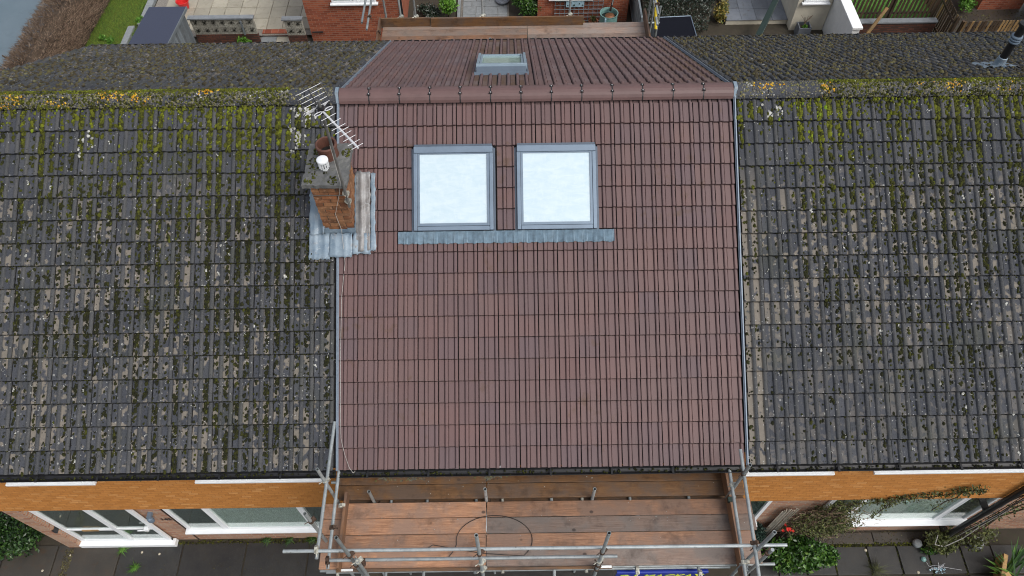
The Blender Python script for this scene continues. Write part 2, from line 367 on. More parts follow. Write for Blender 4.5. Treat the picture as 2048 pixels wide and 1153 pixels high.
MT['slab_br'] = mk_slab('brown_wet_slab', (.034, .031, .027), (.056, .047, .036), (.066, .034, .015), 1.4, .5, (.13, .12, .10))
MT['slab_tan'] = mk_slab('tan_patio_slab', (.30, .275, .215), (.38, .345, .27), (.20, .18, .12), 1.2, .7, (.42, .4, .33))
MT['slab_gr'] = mk_slab('grey_riven_slab', (.19, .205, .21), (.27, .285, .285), (.12, .13, .125), 4, .7, (.38, .39, .38))
MT['slab_bl'] = mk_slab('blue_grey_flagstone', (.12, .135, .16), (.17, .185, .21), (.07, .065, .055), 1.5, .5, (.2, .22, .24))
MT['stone'] = plain('pale_pebble', (.45, .40, .30), .8, var=.2)
MT['leaf'] = mk_leaf('glossy_green_leaf', [(.05, (.012, .034, .008)), (.35, (.024, .068, .010)), (.65, (.048, .125, .016)), (.88, (.10, .20, .03)), (1, (.24, .27, .05))])
MT['leaf_hd'] = mk_leaf('dark_hedge_leaf', [(.05, (.008, .020, .006)), (.45, (.016, .042, .010)), (.8, (.035, .085, .016)), (1, (.09, .16, .03))])
MT['leaf_dk'] = mk_leaf('dark_evergreen_leaf', [(.05, (.006, .012, .008)), (.45, (.013, .026, .014)), (.72, (.035, .052, .032)), (.9, (.20, .22, .20)), (1, (.34, .36, .34))], .3)  # palest stops paint glossy glints into the leaf colour
MT['leaf_con'] = mk_leaf('conifer_needle', [(.05, (.006, .016, .012)), (.5, (.012, .034, .024)), (1, (.03, .07, .045))], .6)
MT['leaf_oli'] = mk_leaf('olive_climber_leaf', [(.05, (.035, .03, .012)), (.35, (.05, .055, .015)), (.65, (.075, .095, .02)), (.9, (.14, .15, .04)), (1, (.26, .24, .09))], .6)
MT['leaf_br'] = mk_leaf('bright_green_leaf', [(.05, (.04, .10, .008)), (.5, (.075, .20, .015)), (1, (.16, .33, .04))], .5)
MT['leaf_yel'] = mk_leaf('yellow_variegated_leaf', [(.05, (.05, .09, .02)), (.4, (.16, .17, .04)), (.8, (.40, .27, .04)), (1, (.45, .4, .2))], .5)
MT['twig'] = mk_leaf('brown_hedge_twig', [(.05, (.06, .036, .024)), (.4, (.14, .090, .058)), (.75, (.22, .15, .10)), (1, (.34, .26, .19))], .8)
MT['stem'] = plain('woody_stem', (.06, .04, .025), .85, var=.4, scale=20)
MT['grass'] = mk_leaf('lawn_grass', [(.05, (.04, .085, .008)), (.4, (.075, .15, .012)), (.7, (.12, .20, .015)), (1, (.20, .24, .03))], .7)
MT['grass2'] = mk_leaf('green_lawn_grass', [(.05, (.03, .09, .012)), (.5, (.06, .17, .02)), (1, (.11, .26, .03))], .7)
MT['turf2'] = mk_slab('green_turf', (.055, .16, .018), (.08, .21, .025), (.04, .11, .015), 2, .9, (.12, .25, .04))
MT['turf'] = mk_slab('mossy_turf', (.045, .080, .008), (.12, .13, .010), (.03, .05, .01), 2, .9, (.16, .18, .02))
MT['red'] = plain('red_plastic', (.62, .03, .03), .35, var=.1, bump=0)
MT['petal'] = plain('scarlet_petal', (.60, .02, .012), .5, var=.2, bump=0)
MT['yellow'] = plain('yellow_petal', (.75, .55, .02), .5, bump=0)
MT['blue'] = plain('royal_blue_vinyl', (.010, .028, .26), .35, var=.1, bump=0)
MT['lime'] = plain('lime_yellow_print', (.72, .78, .04), .5, bump=0)
MT['pale'] = plain('pale_print', (.8, .82, .8), .5, bump=0)
MT['paleblue'] = plain('pale_blue_plastic', (.34, .50, .58), .4, var=.2)
MT['teal'] = plain('teal_green_plastic', (.16, .30, .28), .4, var=.15)
MT['dkgreen'] = plain('dark_green_paint', (.010, .028, .022), .4, bump=.05)
MT['copper'] = plain('copper_lid', (.22, .10, .05), .4, .5)
MT['terrac'] = plain('terracotta_pot', (.34, .13, .065), .75)
MT['greypot'] = plain('pale_stone_pot', (.42, .38, .31), .8)
MT['water'] = plain('dark_water', (.01, .013, .012), .06, bump=0)
MT['cable'] = plain('dark_cable', (.022, .015, .012), .5, bump=0)
MT['cable_w'] = plain('pale_cable', (.42, .40, .37), .5, bump=0)
# ================================================================ ROOFS
PITCH = R(30); CP, SP = math.cos(PITCH), math.sin(PITCH); LEN = 5.66
EAVE_Y, EAVE_Z = -LEN*CP, ZR - LEN*SP
def fr(x, t, off=0): return Vector((x, -t*CP - off*SP, ZR - t*SP + off*CP))       # point on the front slope
def rr(x, t, off=0): return Vector((x, t*CP + off*SP, ZR - t*SP + off*CP))        # point on the rear slope
MF = Matrix(((1,0,0),(0,CP,-SP),(0,SP,CP)))                                       # tile axes, front
MRr = Matrix(((-1,0,0),(0,-CP,SP),(0,SP,CP)))                                     # tile axes, rear
PROF = []
for k in (0, .15):
    PROF += [(k, 0), (k+.077, 0), (k+.081, -.016), (k+.085, -.014), (k+.088, .020), (k+.098, .028), (k+.122, .028), (k+.132, .020)]
    if k == 0: PROF += [(k+.136, -.014), (k+.141, -.016), (k+.145, 0)]
PROF += [(.286, -.018)]
PROF_N = PROF; PROF_O = []
for k in (0, .15):
    PROF_O += [(k, 0), (k+.074, 0), (k+.079, .010), (k+.089, .024), (k+.104, .031), (k+.120, .031), (k+.134, .023), (k+.142, .010)]
    if k == 0: PROF_O += [(k+.146, 0)]
PROF_O += [(.288, -.016)]
TL = .365; TH = .029; SLOT = .010; TW = .286 
def prof_clip(x0, x1):
    P = [p for p in PROF if x0 < p[0] < x1]
    def at(x):
        for a, b in zip(PROF[:-1], PROF[1:]):
            if a[0] <= x <= b[0]: return a[1] + (b[1]-a[1])*(x-a[0])/max(1e-9, b[0]-a[0])
        return 0
    return [(x0, at(x0))] + P + [(x1, at(x1))]
def tile_geo(g, x0=0, x1=None, y0=0, y1=TL):
    """tile with a lit upper face, a tail face and a dipped head, so that an added shadow gap stays open below the next tail"""
    x1 = TW if x1 is None else x1
    P = prof_clip(x0, x1) if (x0 > 0 or x1 < TW) else PROF
    sl = (TH+.001)/g; n = len(P); V = []; UV = []
    ym = g - SLOT
    rows = [(y0, -TH), (y0+.004, 0)]
    if y0 < ym < y1: rows += [(ym, 0), (ym+.003, -.032), (y1, -.032)]  # dip shaped only to keep a dark shadow line under the next tail
    else: rows += [(y1, 0 if y1 < ym else -.032)]
    for (y, dz) in rows:
        for (x, z) in P: V.append((x, y, .014 - sl*y + z + dz)); UV.append((x, y))
    F = [(r*n+i, r*n+i+1, (r+1)*n+i+1, (r+1)*n+i) for r in range(len(rows)-1) for i in range(n-1)]
    return V, F, UV
def mesh_uv(name, V, F, UV, mat):
    me = bpy.data.meshes.new(name); me.from_pydata(V, [], F)
    ul = me.uv_layers.new(name='UVMap')
    for l in me.loops: ul.data[l.index].uv = UV[l.vertex_index]
    me.materials.append(mat); me.update(); return me

def lay_roof(roof, x0, ncol, wt, g, ncourse, mat, holes_f, holes_r, single, wob):
    """front tiles picked by single() become objects, all others one joined part"""
    global PROF, TW
    global TH, SLOT
    PROF = PROF_O if mat is MT['old'] else PROF_N; TW = PROF[-1][0]; TH, SLOT = (.033, .015) if mat is MT['old'] else (.029, .0105)
    V0, F0, UV0 = tile_geo(g); me = mesh_uv('tile', V0, F0, UV0, mat); me_tan = mesh_uv('tile', V0, F0, UV0, MT['old_tan'])
    JV, JF, JU = [], [], []
    cnt = 0
    for side in (0, 1):
        Mx = MRr if side else MF
        holes = holes_r if side else holes_f
        for k in range(ncourse):
            t = LEN - k*g
            for i in range(ncol):
                xa = x0 + i*wt
                y1 = min(TL, t - .06)
                # pieces left after cutting the openings
                pcs = [(0, TW, 0, y1)]
                for (hx0, hx1, ht0, ht1) in holes:
                    npc = []
                    for (a, b, c, d) in pcs:
                        if side: wa, wb = xa + wt - b, xa + wt - a
                        else: wa, wb = xa + a, xa + b
                        tb, ta = t - c, t - d            # lower, upper
                        if wb <= hx0 or wa >= hx1 or tb <= ht0 or ta >= ht1: npc.append((a, b, c, d)); continue
                        def cut(l, h): return (xa + wt - h, xa + wt - l) if side else (l - xa, h - xa)
                        vis_top = t - g
                        if tb > ht1 + .05:                # tail sits below the opening: keep the lower part
                            npc.append((a, b, c, min(d, t - ht1 + .02))); continue
                        if wa < hx0 - .02: l, h = cut(wa, hx0); npc.append((max(a, l), min(b, h), c, d))
                        if wb > hx1 + .02: l, h = cut(hx1, wb); npc.append((max(a, l), min(b, h), c, d))
                        if ta < ht0 and ht0 - vis_top > .03: npc.append((max(a, cut(max(wa, hx0), min(wb, hx1))[0]), min(b, cut(max(wa, hx0), min(wb, hx1))[1]), max(c, t - ht0), d))
                    pcs = npc
                for (a, b, c, d) in pcs:
                    if b - a < .012 or d - c < .02: continue
                    whole = (a == 0 and b >= TW and c == 0 and abs(d-TL) < 1e-6)
                    base = (rr(xa + wt, t) if side else fr(xa, t))
                    dx, dz, ry = random.uniform(-wob, wob), random.uniform(0, wob), random.uniform(-wob, wob)*.9
                    if not side and single(xa, t) and cnt < 300:
                        mm = me if whole else mesh_uv('cut_tile', *tile_geo(g, a, b, c, d), mat)
                        if mat is MT['old'] and 3.0 < xa < 3.2 and t > .7 and whole: mm = me_tan
                        o = bpy.data.objects.new('tile', mm)
                        link(o, roof, base + Mx @ Vector((dx, 0, dz)))
                        o.rotation_euler = (Mx @ Matrix.Rotation(ry, 3, 'Z')).to_euler(); cnt += 1
                    else:
                        Vt, Ft, Ut = (V0, F0, UV0) if whole else tile_geo(g, a, b, c, d)
                        n = len(JV); Rm = Mx @ Matrix.Rotation(ry, 3, 'Z'); o0 = base + Mx @ Vector((dx, 0, dz))
                        JV += [tuple(Rm @ Vector(v) + o0) for v in Vt]; JF += [tuple(q+n for q in f) for f in Ft]; JU += Ut
    if JV:
        mb = MB(); mb.v = JV; mb.f = JF; mb.uv = JU; stuff(mb.build('roof_tiles', mat, roof))

def roof_deck(house, x0, x1):
    mb = MB(); h = -.055
    a, b = fr(x0, 0, h), fr(x1, 0, h); c, d = fr(x0, LEN-.06, h), fr(x1, LEN-.06, h); e, f = rr(x0, LEN-.06, h), rr(x1, LEN-.06, h)
    dn = Vector((0, 0, -.10))
    mb.add([a, b, c, d, e, f, a+dn, b+dn, c+dn, d+dn, e+dn, f+dn],
           [(2,3,1,0), (0,1,5,4), (6,7,9,8), (10,11,7,6), (2,8,9,3), (5,11,10,4), (0,6,8,2), (4,10,6,0), (3,9,7,1), (1,7,11,5)])
    return mb.build('roof', MT['deck'], house)

def arc_pts(hw, rise, n=9):
    rad = (hw*hw + rise*rise)/(2*rise); a = math.asin(min(1, hw/rad)); cz = rise - rad
    return [(rad*math.sin(-a + 2*a*i/(n-1)), cz + rad*math.cos(-a + 2*a*i/(n-1))) for i in range(n)]
RIDGE_Z = ZR - .062
def ridge_tile(roof, xa, xb, mat, hw=.158, rise=.135, th=.018, j=0, name='ridge_tile', z0=RIDGE_Z, n=9):
    A = arc_pts(hw, rise, n); B = arc_pts(hw-th, rise-th, n); mb = MB(); V = []
    ns = 2 if not j else 6
    for s in range(ns):
        x = xa + (xb-xa)*s/(ns-1)
        for q in (A, B):
            for (y, z) in q: V.append((x, y + random.uniform(-j, j), z0 + z + random.uniform(-j, j)))
    m = 2*n; F = []
    for s in range(ns-1):
        o = s*m
        for i in range(n-1):
            F.append((o+i, o+i+1, o+m+i+1, o+m+i)); F.append((o+n+i+1, o+n+i, o+m+n+i, o+m+n+i+1))
        F.append((o+n, o, o+m, o+m+n)); F.append((o+n-1, o+2*n-1, o+m+2*n-1, o+m+n-1))
    for o in (0, (ns-1)*m):
        for i in range(n-1): F.append((o+i, o+n+i, o+n+i+1, o+i+1))
    mb.add(V, F); return mb.build(name, mat, roof, smooth=False)

# ---------------------------------------------------------------- moss, lichen
def blobs(name, P, Nn, rad, hgt, mat, parent, tone=None, n=6, stretch=None):
    """low irregular cushions: P (k,3), Nn (k,3) normals, rad/hgt (k,)"""
    P = np.asarray(P, float); Nn = np.asarray(Nn, float); k = len(P)
    if k == 0: return
    X = np.cross(Nn, np.array([.13, .9, .31])); X /= np.linalg.norm(X, axis=1)[:, None]; Y = np.cross(Nn, X)
    ang = np.linspace(0, 2*np.pi, n, endpoint=False)[None, :] + rng.uniform(0, 6.28, (k, 1))
    j1 = rng.uniform(.65, 1.3, (k, n)); j2 = j1*rng.uniform(.5, .8, (k, n))
    sy = np.ones(k) if stretch is None else np.asarray(stretch)
    def ring(jit, h):
        r = rad[:, None]*jit; c = np.cos(ang)*r; s = np.sin(ang)*r*sy[:, None]
        return P[:, None, :] + c[..., None]*X[:, None, :] + s[..., None]*Y[:, None, :] + (h*hgt[:, None])[..., None]*Nn[:, None, :]
    r1 = ring(j1, -.1*np.ones((1, n))); r2 = ring(j2, rng.uniform(.55, .95, (k, n)))
    top = P + Nn*(hgt*rng.uniform(.9, 1.15, k))[:, None]
    V = np.concatenate([r1, r2, top[:, None, :]], axis=1)            # k, 2n+1, 3
    m = 2*n+1; idx = np.arange(n); nx = (idx+1) % n
    T = np.concatenate([np.stack([idx, nx, n+nx], 1), np.stack([idx, n+nx, n+idx], 1), np.stack([n+idx, n+nx, np.full(n, 2*n)], 1)], 0)
    F = (T[None] + (np.arange(k)*m)[:, None, None]).reshape(-1, 3)
    tn = None if tone is None else np.repeat(np.asarray(tone), m)
    return stuff(np_mesh(name, V.reshape(-1, 3), F, mat, parent, tone=tn))
_G = rng.random((64, 64, 8))
def vnoise(x, y, ch=0):
    x0, y0 = math.floor(x), math.floor(y); fx, fy = x-x0, y-y0; fx = fx*fx*(3-2*fx); fy = fy*fy*(3-2*fy)
    g = lambda a, b: _G[a % 64, b % 64, ch]
    return (g(x0,y0)*(1-fx)+g(x0+1,y0)*fx)*(1-fy) + (g(x0,y0+1)*(1-fx)+g(x0+1,y0+1)*fx)*fy
NF = Vector((0, -SP, CP)); NR = Vector((0, SP, CP))
def moss_front(roof, x0, ncol, wt, g, ncourse, xlim, dens):
    P, rad, hg, tn, st = [], [], [], [], []
    colr = [random.random() for _ in range(ncol*2)]
    for k in range(ncourse):
        t = LEN - k*g
        for i in range(ncol):
            for pn in (0, 1):
                xc = x0 + i*wt + .041 + pn*.15
                if not (xlim[0] < xc < xlim[1]): continue
                c = dens(xc, t) * (.15 + 1.9*colr[i*2+pn]**1.6) * (.35 + 1.3*vnoise(xc*1.7, t*1.6)) * random.uniform(.3, 1.7)
                if random.random() < .12: c *= .15
                big = vnoise(xc*.9+9, t*.9+3, 1)
                near = max(0, 1 - t/2.6)
                n = int(c*27 + random.random())
                yc = random.uniform(0, g)
                for _ in range(min(n, 48)):
                    u = random.gauss(0, .021); y = (yc + random.gauss(0, .085)) if random.random() < .7 else random.uniform(0, g)
                    if not (0.004 < y < g-.006): y = random.uniform(0, g)
                    u = max(-.042, min(.042, u))
                    if random.random() < .08: u = random.uniform(-.05, .10)
                    r = random.uniform(.011, .027)*(1 + .45*near)
                    zz = .014 - .030/g*y + (.027 if u > .055 else 0)
                    P.append(fr(xc+u, t-y, zz)); rad.append(r); hg.append(r*random.uniform(.5, 1.0)); st.append(random.uniform(.8, 1.7))
                    tn.append(.03 + .62*near*random.uniform(.5, 1.3) + .20*(big-.3) + random.gauss(0, .09))
    for _ in range(int((xlim[1]-xlim[0])*150)):                      # thick moss just below the ridge
        x = random.uniform(*xlim); t = .17 + abs(random.gauss(0, .11)); ph = ((x-x0) % wt) % .15
        if ph > .075 and random.random() < .6 and t > .22: continue
        if random.random() > .35 + vnoise(x*2.3, 4, 2): continue
        if -3.9 < x < -3.0 or 3.0 < x < 3.6: continue
        r = random.uniform(.010, .024); P.append(fr(x, t, .0 if ph < .075 else .026)); rad.append(r); hg.append(r*.8); st.append(random.uniform(.8, 1.5)); tn.append(random.uniform(.25, .85))
    # moss lines in the laps between courses
    for k in range(1, ncourse):
        t = LEN - k*g; x = xlim[0]
        while x < xlim[1]:
            x += random.expovariate(1/(.026/(max(.05, dens(x, t)))))
            if x >= xlim[1]: break
            r = random.uniform(.006, .014)
            P.append(fr(x, t+.006, -.004)); rad.append(r); hg.append(r); st.append(.7); tn.append(random.uniform(.0, .3))
    blobs('moss', P, [NF]*len(P), np.array(rad), np.array(hg), MT['moss'], roof, np.clip(tn, 0, 1), stretch=st)
def moss_rear(roof, x0, x1, n, tmin=.2):
    P, rad, hg = [], [], []
    for _ in range(n):
        x = random.uniform(x0, x1); t = random.uniform(tmin, LEN)
        if random.random() > .25 + .95*vnoise(x*1.1, t*1.3, 2)*(1.25 - t/LEN*.55): continue
        ph = (x - x0) % .151
        r = random.uniform(.014, .040); P.append(rr(x, t, .004 + (.02 if random.random() < .25 else 0))); rad.append(r); hg.append(r*random.uniform(.6, 1.1))
    blobs('moss', P, [NR]*len(P), np.array(rad), np.array(hg), MT['bmoss'], roof)
def moss_ridge(roof, x0, x1, per_m, yel):
    def pt(x, a):
        rad0 = (.158**2 + .135**2)/(2*.135); am = math.asin(min(1, .158/rad0)); an = a*am
        nn = Vector((0, math.sin(an), math.cos(an))); return Vector((x, 0, RIDGE_Z + .135 - rad0)) + nn*(rad0-.002), nn
    P, N_, r_, h_, tn = [], [], [], [], []; Q = []
    for _ in range(int((x1-x0)*per_m)):
        x = random.uniform(x0, x1); a = random.uniform(-1.05, 1.05); v = vnoise(x*3.1, a*2+5, 3)
        if random.random() > (.35 + .9*v*(1 + .4*a))*(.35 if -3.75 < x < -3 or 3 < x < 4.3 else 1): continue
        p, nn = pt(x, a); r = random.uniform(.008, .026)
        if a < .05 and random.random() < .62 or -3.75 < x < -3 or 3 < x < 4.3: Q.append((p, nn, r*.8)); continue
        P.append(p); N_.append(nn); r_.append(r); h_.append(r*random.uniform(.4, 1)); tn.append(.28 + .30*v + .40*max(-.3, a) + random.gauss(0, .12))
    blobs('moss', P, N_, np.array(r_), np.array(h_), MT['moss'], roof, np.clip(tn, 0, 1))
    blobs('lichen', [q[0] for q in Q], [q[1] for q in Q], np.array([q[2] for q in Q]), np.array([q[2]*.6 for q in Q]), MT['crust'], roof)
    for mat, seeds, cnt, nm in (('orange', yel, 26, 'lichen'), ('white_lichen', int((x1-x0)*2.2), 6, 'lichen')):
        P, N_, r_, h_ = [], [], [], []
        cs = [random.uniform(x0, x1) for _ in range(seeds)] if isinstance(seeds, int) else seeds
        for cx in cs:
            ca = random.uniform(-.8, .3); sp = random.uniform(.03, .13)
            for _ in range(int(cnt*random.uniform(.3, 1.6))):
                x = cx + random.gauss(0, sp); a = ca + random.gauss(0, .22)
                if not (x0 < x < x1) or abs(a) > 1.05: continue
                p, nn = pt(x, a); r = random.uniform(.008, .02); P.append(p); N_.append(nn); r_.append(r); h_.append(r*random.uniform(.4, .8))
        blobs(nm, P, N_, np.array(r_), np.array(h_), MT[mat], roof)
def white_spots(roof, x0, x1, n, side=0):
    P, r_, h_ = [], [], []
    for _ in range(n):
        x = random.uniform(x0, x1); t = random.uniform(.3, LEN-.05)
        q = (rr if side else fr)(x, t, .012); m = random.random(); rad = random.choice([.006, .008, .011, .016])
        if m < .45 and not side:                         # ring-shaped crusts
            R0 = random.uniform(.014, .03); a0 = random.uniform(0, 6.3); L = random.uniform(2, 6)
            for s in range(int(R0*300)):
                a = a0 + L*s/(R0*300); P.append(fr(x + R0*math.cos(a), t + R0*math.sin(a), .012)); r_.append(.0048); h_.append(.004)
        else:
            for s in range(random.randint(1, 5)):
                P.append((rr if side else fr)(x + random.gauss(0, .012), t + random.gauss(0, .015), .012)); r_.append(rad*random.uniform(.6, 1.2)); h_.append(.006)
    blobs('lichen', P, [NR if side else NF]*len(P), np.array(r_), np.array(h_), MT['white_lichen'], roof)

# ---------------------------------------------------------------- house shells
UP_Y, GF_Y, FLOOR_Z = -4.60, -4.42, 2.64
def shell(house, x0, x1, detail=True):
    # tile-hung upper storey: lapped courses
    box('wall', (x0, UP_Y+.02, FLOOR_Z+.01), (x1, 4.6, EAVE_Z+.02), MT['deck'], house)
    mb = MB(); h = .091; z = FLOOR_Z
    while z < EAVE_Z:
        zt = min(z+h+.02, EAVE_Z+.04)
        mb.add([(x0, UP_Y-.020, z), (x1, UP_Y-.020, z), (x1, UP_Y+.006, zt), (x0, UP_Y+.006, zt), (x0, UP_Y+.02, z), (x1, UP_Y+.02, z)], [(0,1,2,3), (4,5,1,0)])
        z += h
    stuff(mb.build('tile_hanging', MT['hang'], house))
    box('soffit_board', (x0, UP_Y-.01, FLOOR_Z-.05), (x1, GF_Y+.02, FLOOR_Z-.005), MT['hang'], house)
    box('wall', (x0, GF_Y, -.1), (x1, 4.55, FLOOR_Z-.055), MT['brick'], house)
    box('fascia', (x0, UP_Y-.04, EAVE_Z-.17), (x1, UP_Y-.016, EAVE_Z-.005), MT['black'], house)
    box('fascia', (x0, 4.62, EAVE_Z-.17), (x1, 4.64, EAVE_Z-.005), MT['black'], house)
def gutter(house, x0, x1, y, z=None, r=.060):
    z = EAVE_Z - .035 if z is None else z
    mb = MB(); n = 8; V = []; F = []
    for x in (x0, x1):
        for rad in (r, r-.006):
            for i in range(n+1):
                a = math.pi + math.pi*i/n; V.append((x, y + rad*math.cos(a), z + rad*math.sin(a)))
    m = n+1
    for i in range(n):
        F += [(i, i+1, 2*m+i+1, 2*m+i), (m+i+1, m+i, 3*m+i, 3*m+i+1), (i, m+i, m+i+1, i+1), (2*m+i+1, 3*m+i+1, 3*m+i, 2*m+i)]
    F += [(0, 2*m, 3*m, m), (n, m+n, 3*m+n, 2*m+n)]
    mb.add(V, F); g = mb.build('gutter', MT['black'], house)
    for k in range(int((x1-x0)/.9)):
        x = x0 + .4 + k*.9
        box('gutter_bracket', (x, y-r-.004, z-.01), (x+.03, y+r+.01, z+.006), MT['black'], g)
    # silt and moss fragments lying in the gutter
    if y < 0:
        P = [(random.uniform(x0, x1), y + random.gauss(0, .018), z-.03) for _ in range(int((x1-x0)*26))]
        k = len(P); blobs('silt', P, [Vector((0, 0, 1))]*k, rng.uniform(.008, .02, k), rng.uniform(.006, .025, k), MT['moss'], g, rng.uniform(0, .3, k))
    return g
def window(house, x0, x1, z0, z1, y, muls=(), rails=(), sill=.10, panes=None, fw_=.07, blind=(), name='window', sillz=None):
    """white framed window standing on plane y (facing -Y); muls = mullion x positions; rails = (ia, z) bars per light"""
    w = MB().box((x0, y-.045, z0), (x1, y-.012, z0+fw_))
    w.box((x0, y-.045, z1-fw_), (x1, y-.012, z1)); w.box((x0, y-.047, z0+.001), (x0+fw_, y-.012, z1-.001)); w.box((x1-fw_, y-.047, z0+.001), (x1, y-.012, z1-.001))
    for m in muls: w.box((m-fw_*.55, y-.050, z0+.002), (m+fw_*.55, y-.012, z1-.002))
    o = w.build(name, MT['white'], house)
    xs = [x0] + list(muls) + [x1]
    for i, (a, b) in enumerate(zip(xs[:-1], xs[1:])):
        a2, b2 = a+fw_*.5, b-fw_*.5
        box('pane', (a2, y-.028, z0+fw_*.5), (b2, y-.024, z1-fw_*.5), MT['glass'], o)
        rz = [z for (k, z) in rails if k == i]
        for z in rz: box('glazing_bar', (a2, y-.048, z-.035), (b2, y-.014, z+.035), MT['white'], o)
        if i in blind:
            bm = MB(); n = max(2, int((b2-a2)/.09)); dx = (b2-a2)/n
            for k in range(n): bm.box((a2+k*dx, y-.010-(.004 if k % 2 else 0), z0+fw_*.5), (a2+(k+.96)*dx, y-.003, z1-fw_*.5))
            bm.build('blind', MT['blind'], o)
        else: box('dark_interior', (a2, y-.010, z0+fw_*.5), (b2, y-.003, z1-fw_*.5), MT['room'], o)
        # opening sash
        s = MB(); q = .035; ya, yb = y-.056, y-.030
        s.box((a2, ya, z0+fw_*.55), (b2, yb, z0+fw_*.55+q)); s.box((a2, ya, z1-fw_*.55-q), (b2, yb, z1-fw_*.55))
        s.box((a2+.001, ya+.001, z0+fw_*.55), (a2+q, yb, z1-fw_*.55)); s.box((b2-q, ya+.001, z0+fw_*.55), (b2-.001, yb, z1-fw_*.55))
        if (b-a) < 1.0 and not rz: s.build('sash', MT['white'], o)
    if sill: box('sill', (x0-.05, y-sill-.03, z0-.045), (x1+.05, y-.004, z0+.003), MT['white'], o, bevel=.006)
    return o

NEW_X0, NEW_X1 = -3.0, 3.0
# centre house: new brown roof
HC = thing('terraced_house', 'middle terraced house with new plain brown tiled roof and two large skylights', 'house', (0, 0, 0))
shell(HC, -2.995, 2.995); RC = roof_deck(HC, -2.99, 2.99)
SKY1 = (-1.90, -.635, .845, 2.15); SKY2 = (-.345, .915, .845, 2.15); SKY3 = (-1.0, -.075, 1.42, 2.86)
CHIM_H = (-3.3, -2.73, 1.30, 2.16)
lay_roof(RC, -3.01, 20, .3, .3215, 17, MT['new'], [SKY1, SKY2, CHIM_H], [SKY3], lambda x, t: True, .0012)
rw = 6.0/13
for i in range(13):
    a = -3.0 + i*rw; ridge_tile(RC, a+.006, a+rw-.006, MT['ridge_new'], n=11)
    if i:
        o = ridge_tile(RC, a-.009, a+.009, MT['black'], hw=.16, rise=.135, name='ridge_union', z0=RIDGE_Z+.002)
        mb = MB()
        for an in (-.5, .15):
            y, z = .17*math.sin(an), RIDGE_Z - .02 + .158*math.cos(an) - .002
            mb.lathe((a, y, z), [(0, .012), (.013, .010), (.019, .002), (.019, -.008)], 8)
            for q in range(4): mb.box((a-.026 + (q % 2)*.04, y-.02+(q//2)*.03, z-.004), (a-.014 + (q % 2)*.04, y-.008+(q//2)*.03, z+.006))
        mb.build('ridge_clamp', MT['black'], RC)
        for an in (-.5, .15):
            y, z = .17*math.sin(an), RIDGE_Z - .02 + .158*math.cos(an) + .010
            MB().lathe((a, y, z), [(0, .006), (.006, .005), (.008, 0)], 8).build('screw_cap', MT['alu'], RC)
gutter(HC, -2.99, 2.99, EAVE_Y-.045); gutter(HC, -2.99, 2.99, -EAVE_Y+.045)
for sgn in (-1, 1):                                           # grey dry-verge strips between old and new tiles
    for f in (fr, rr):
        mb = MB(); x = sgn*3.018
        for (a, b, o0, o1) in ((x-.020, x+.020, .010, .016), (x-.006, x+.006, .016, .046)):
            P = [f(a, .12, o0), f(b, .12, o0), f(b, LEN+.005, o0), f(a, LEN+.005, o0), f(a, .12, o1), f(b, .12, o1), f(b, LEN+.005, o1), f(a, LEN+.005, o1)]
            mb.add(P, [(0,1,2,3), (7,6,5,4), (0,4,5,1), (1,5,6,2), (2,6,7,3), (3,7,4,0)])
        mb.build('verge_strip', MT['verge'], HC)
    MB().add([(sgn*3.0, -.15, ZR-.05), (sgn*3.05, -.15, ZR-.05), (sgn*3.05, .15, ZR-.05), (sgn*3.0, .15, ZR-.05), (sgn*3.0, -.06, ZR+.085), (sgn*3.05, -.06, ZR+.085), (sgn*3.05, .06, ZR+.085), (sgn*3.0, .06, ZR+.085)],
             [(3,2,1,0), (4,5,6,7), (0,1,5,4), (1,2,6,5), (2,3,7,6), (3,0,4,7)]).build('ridge_lead_saddle', MT['lead'], HC)

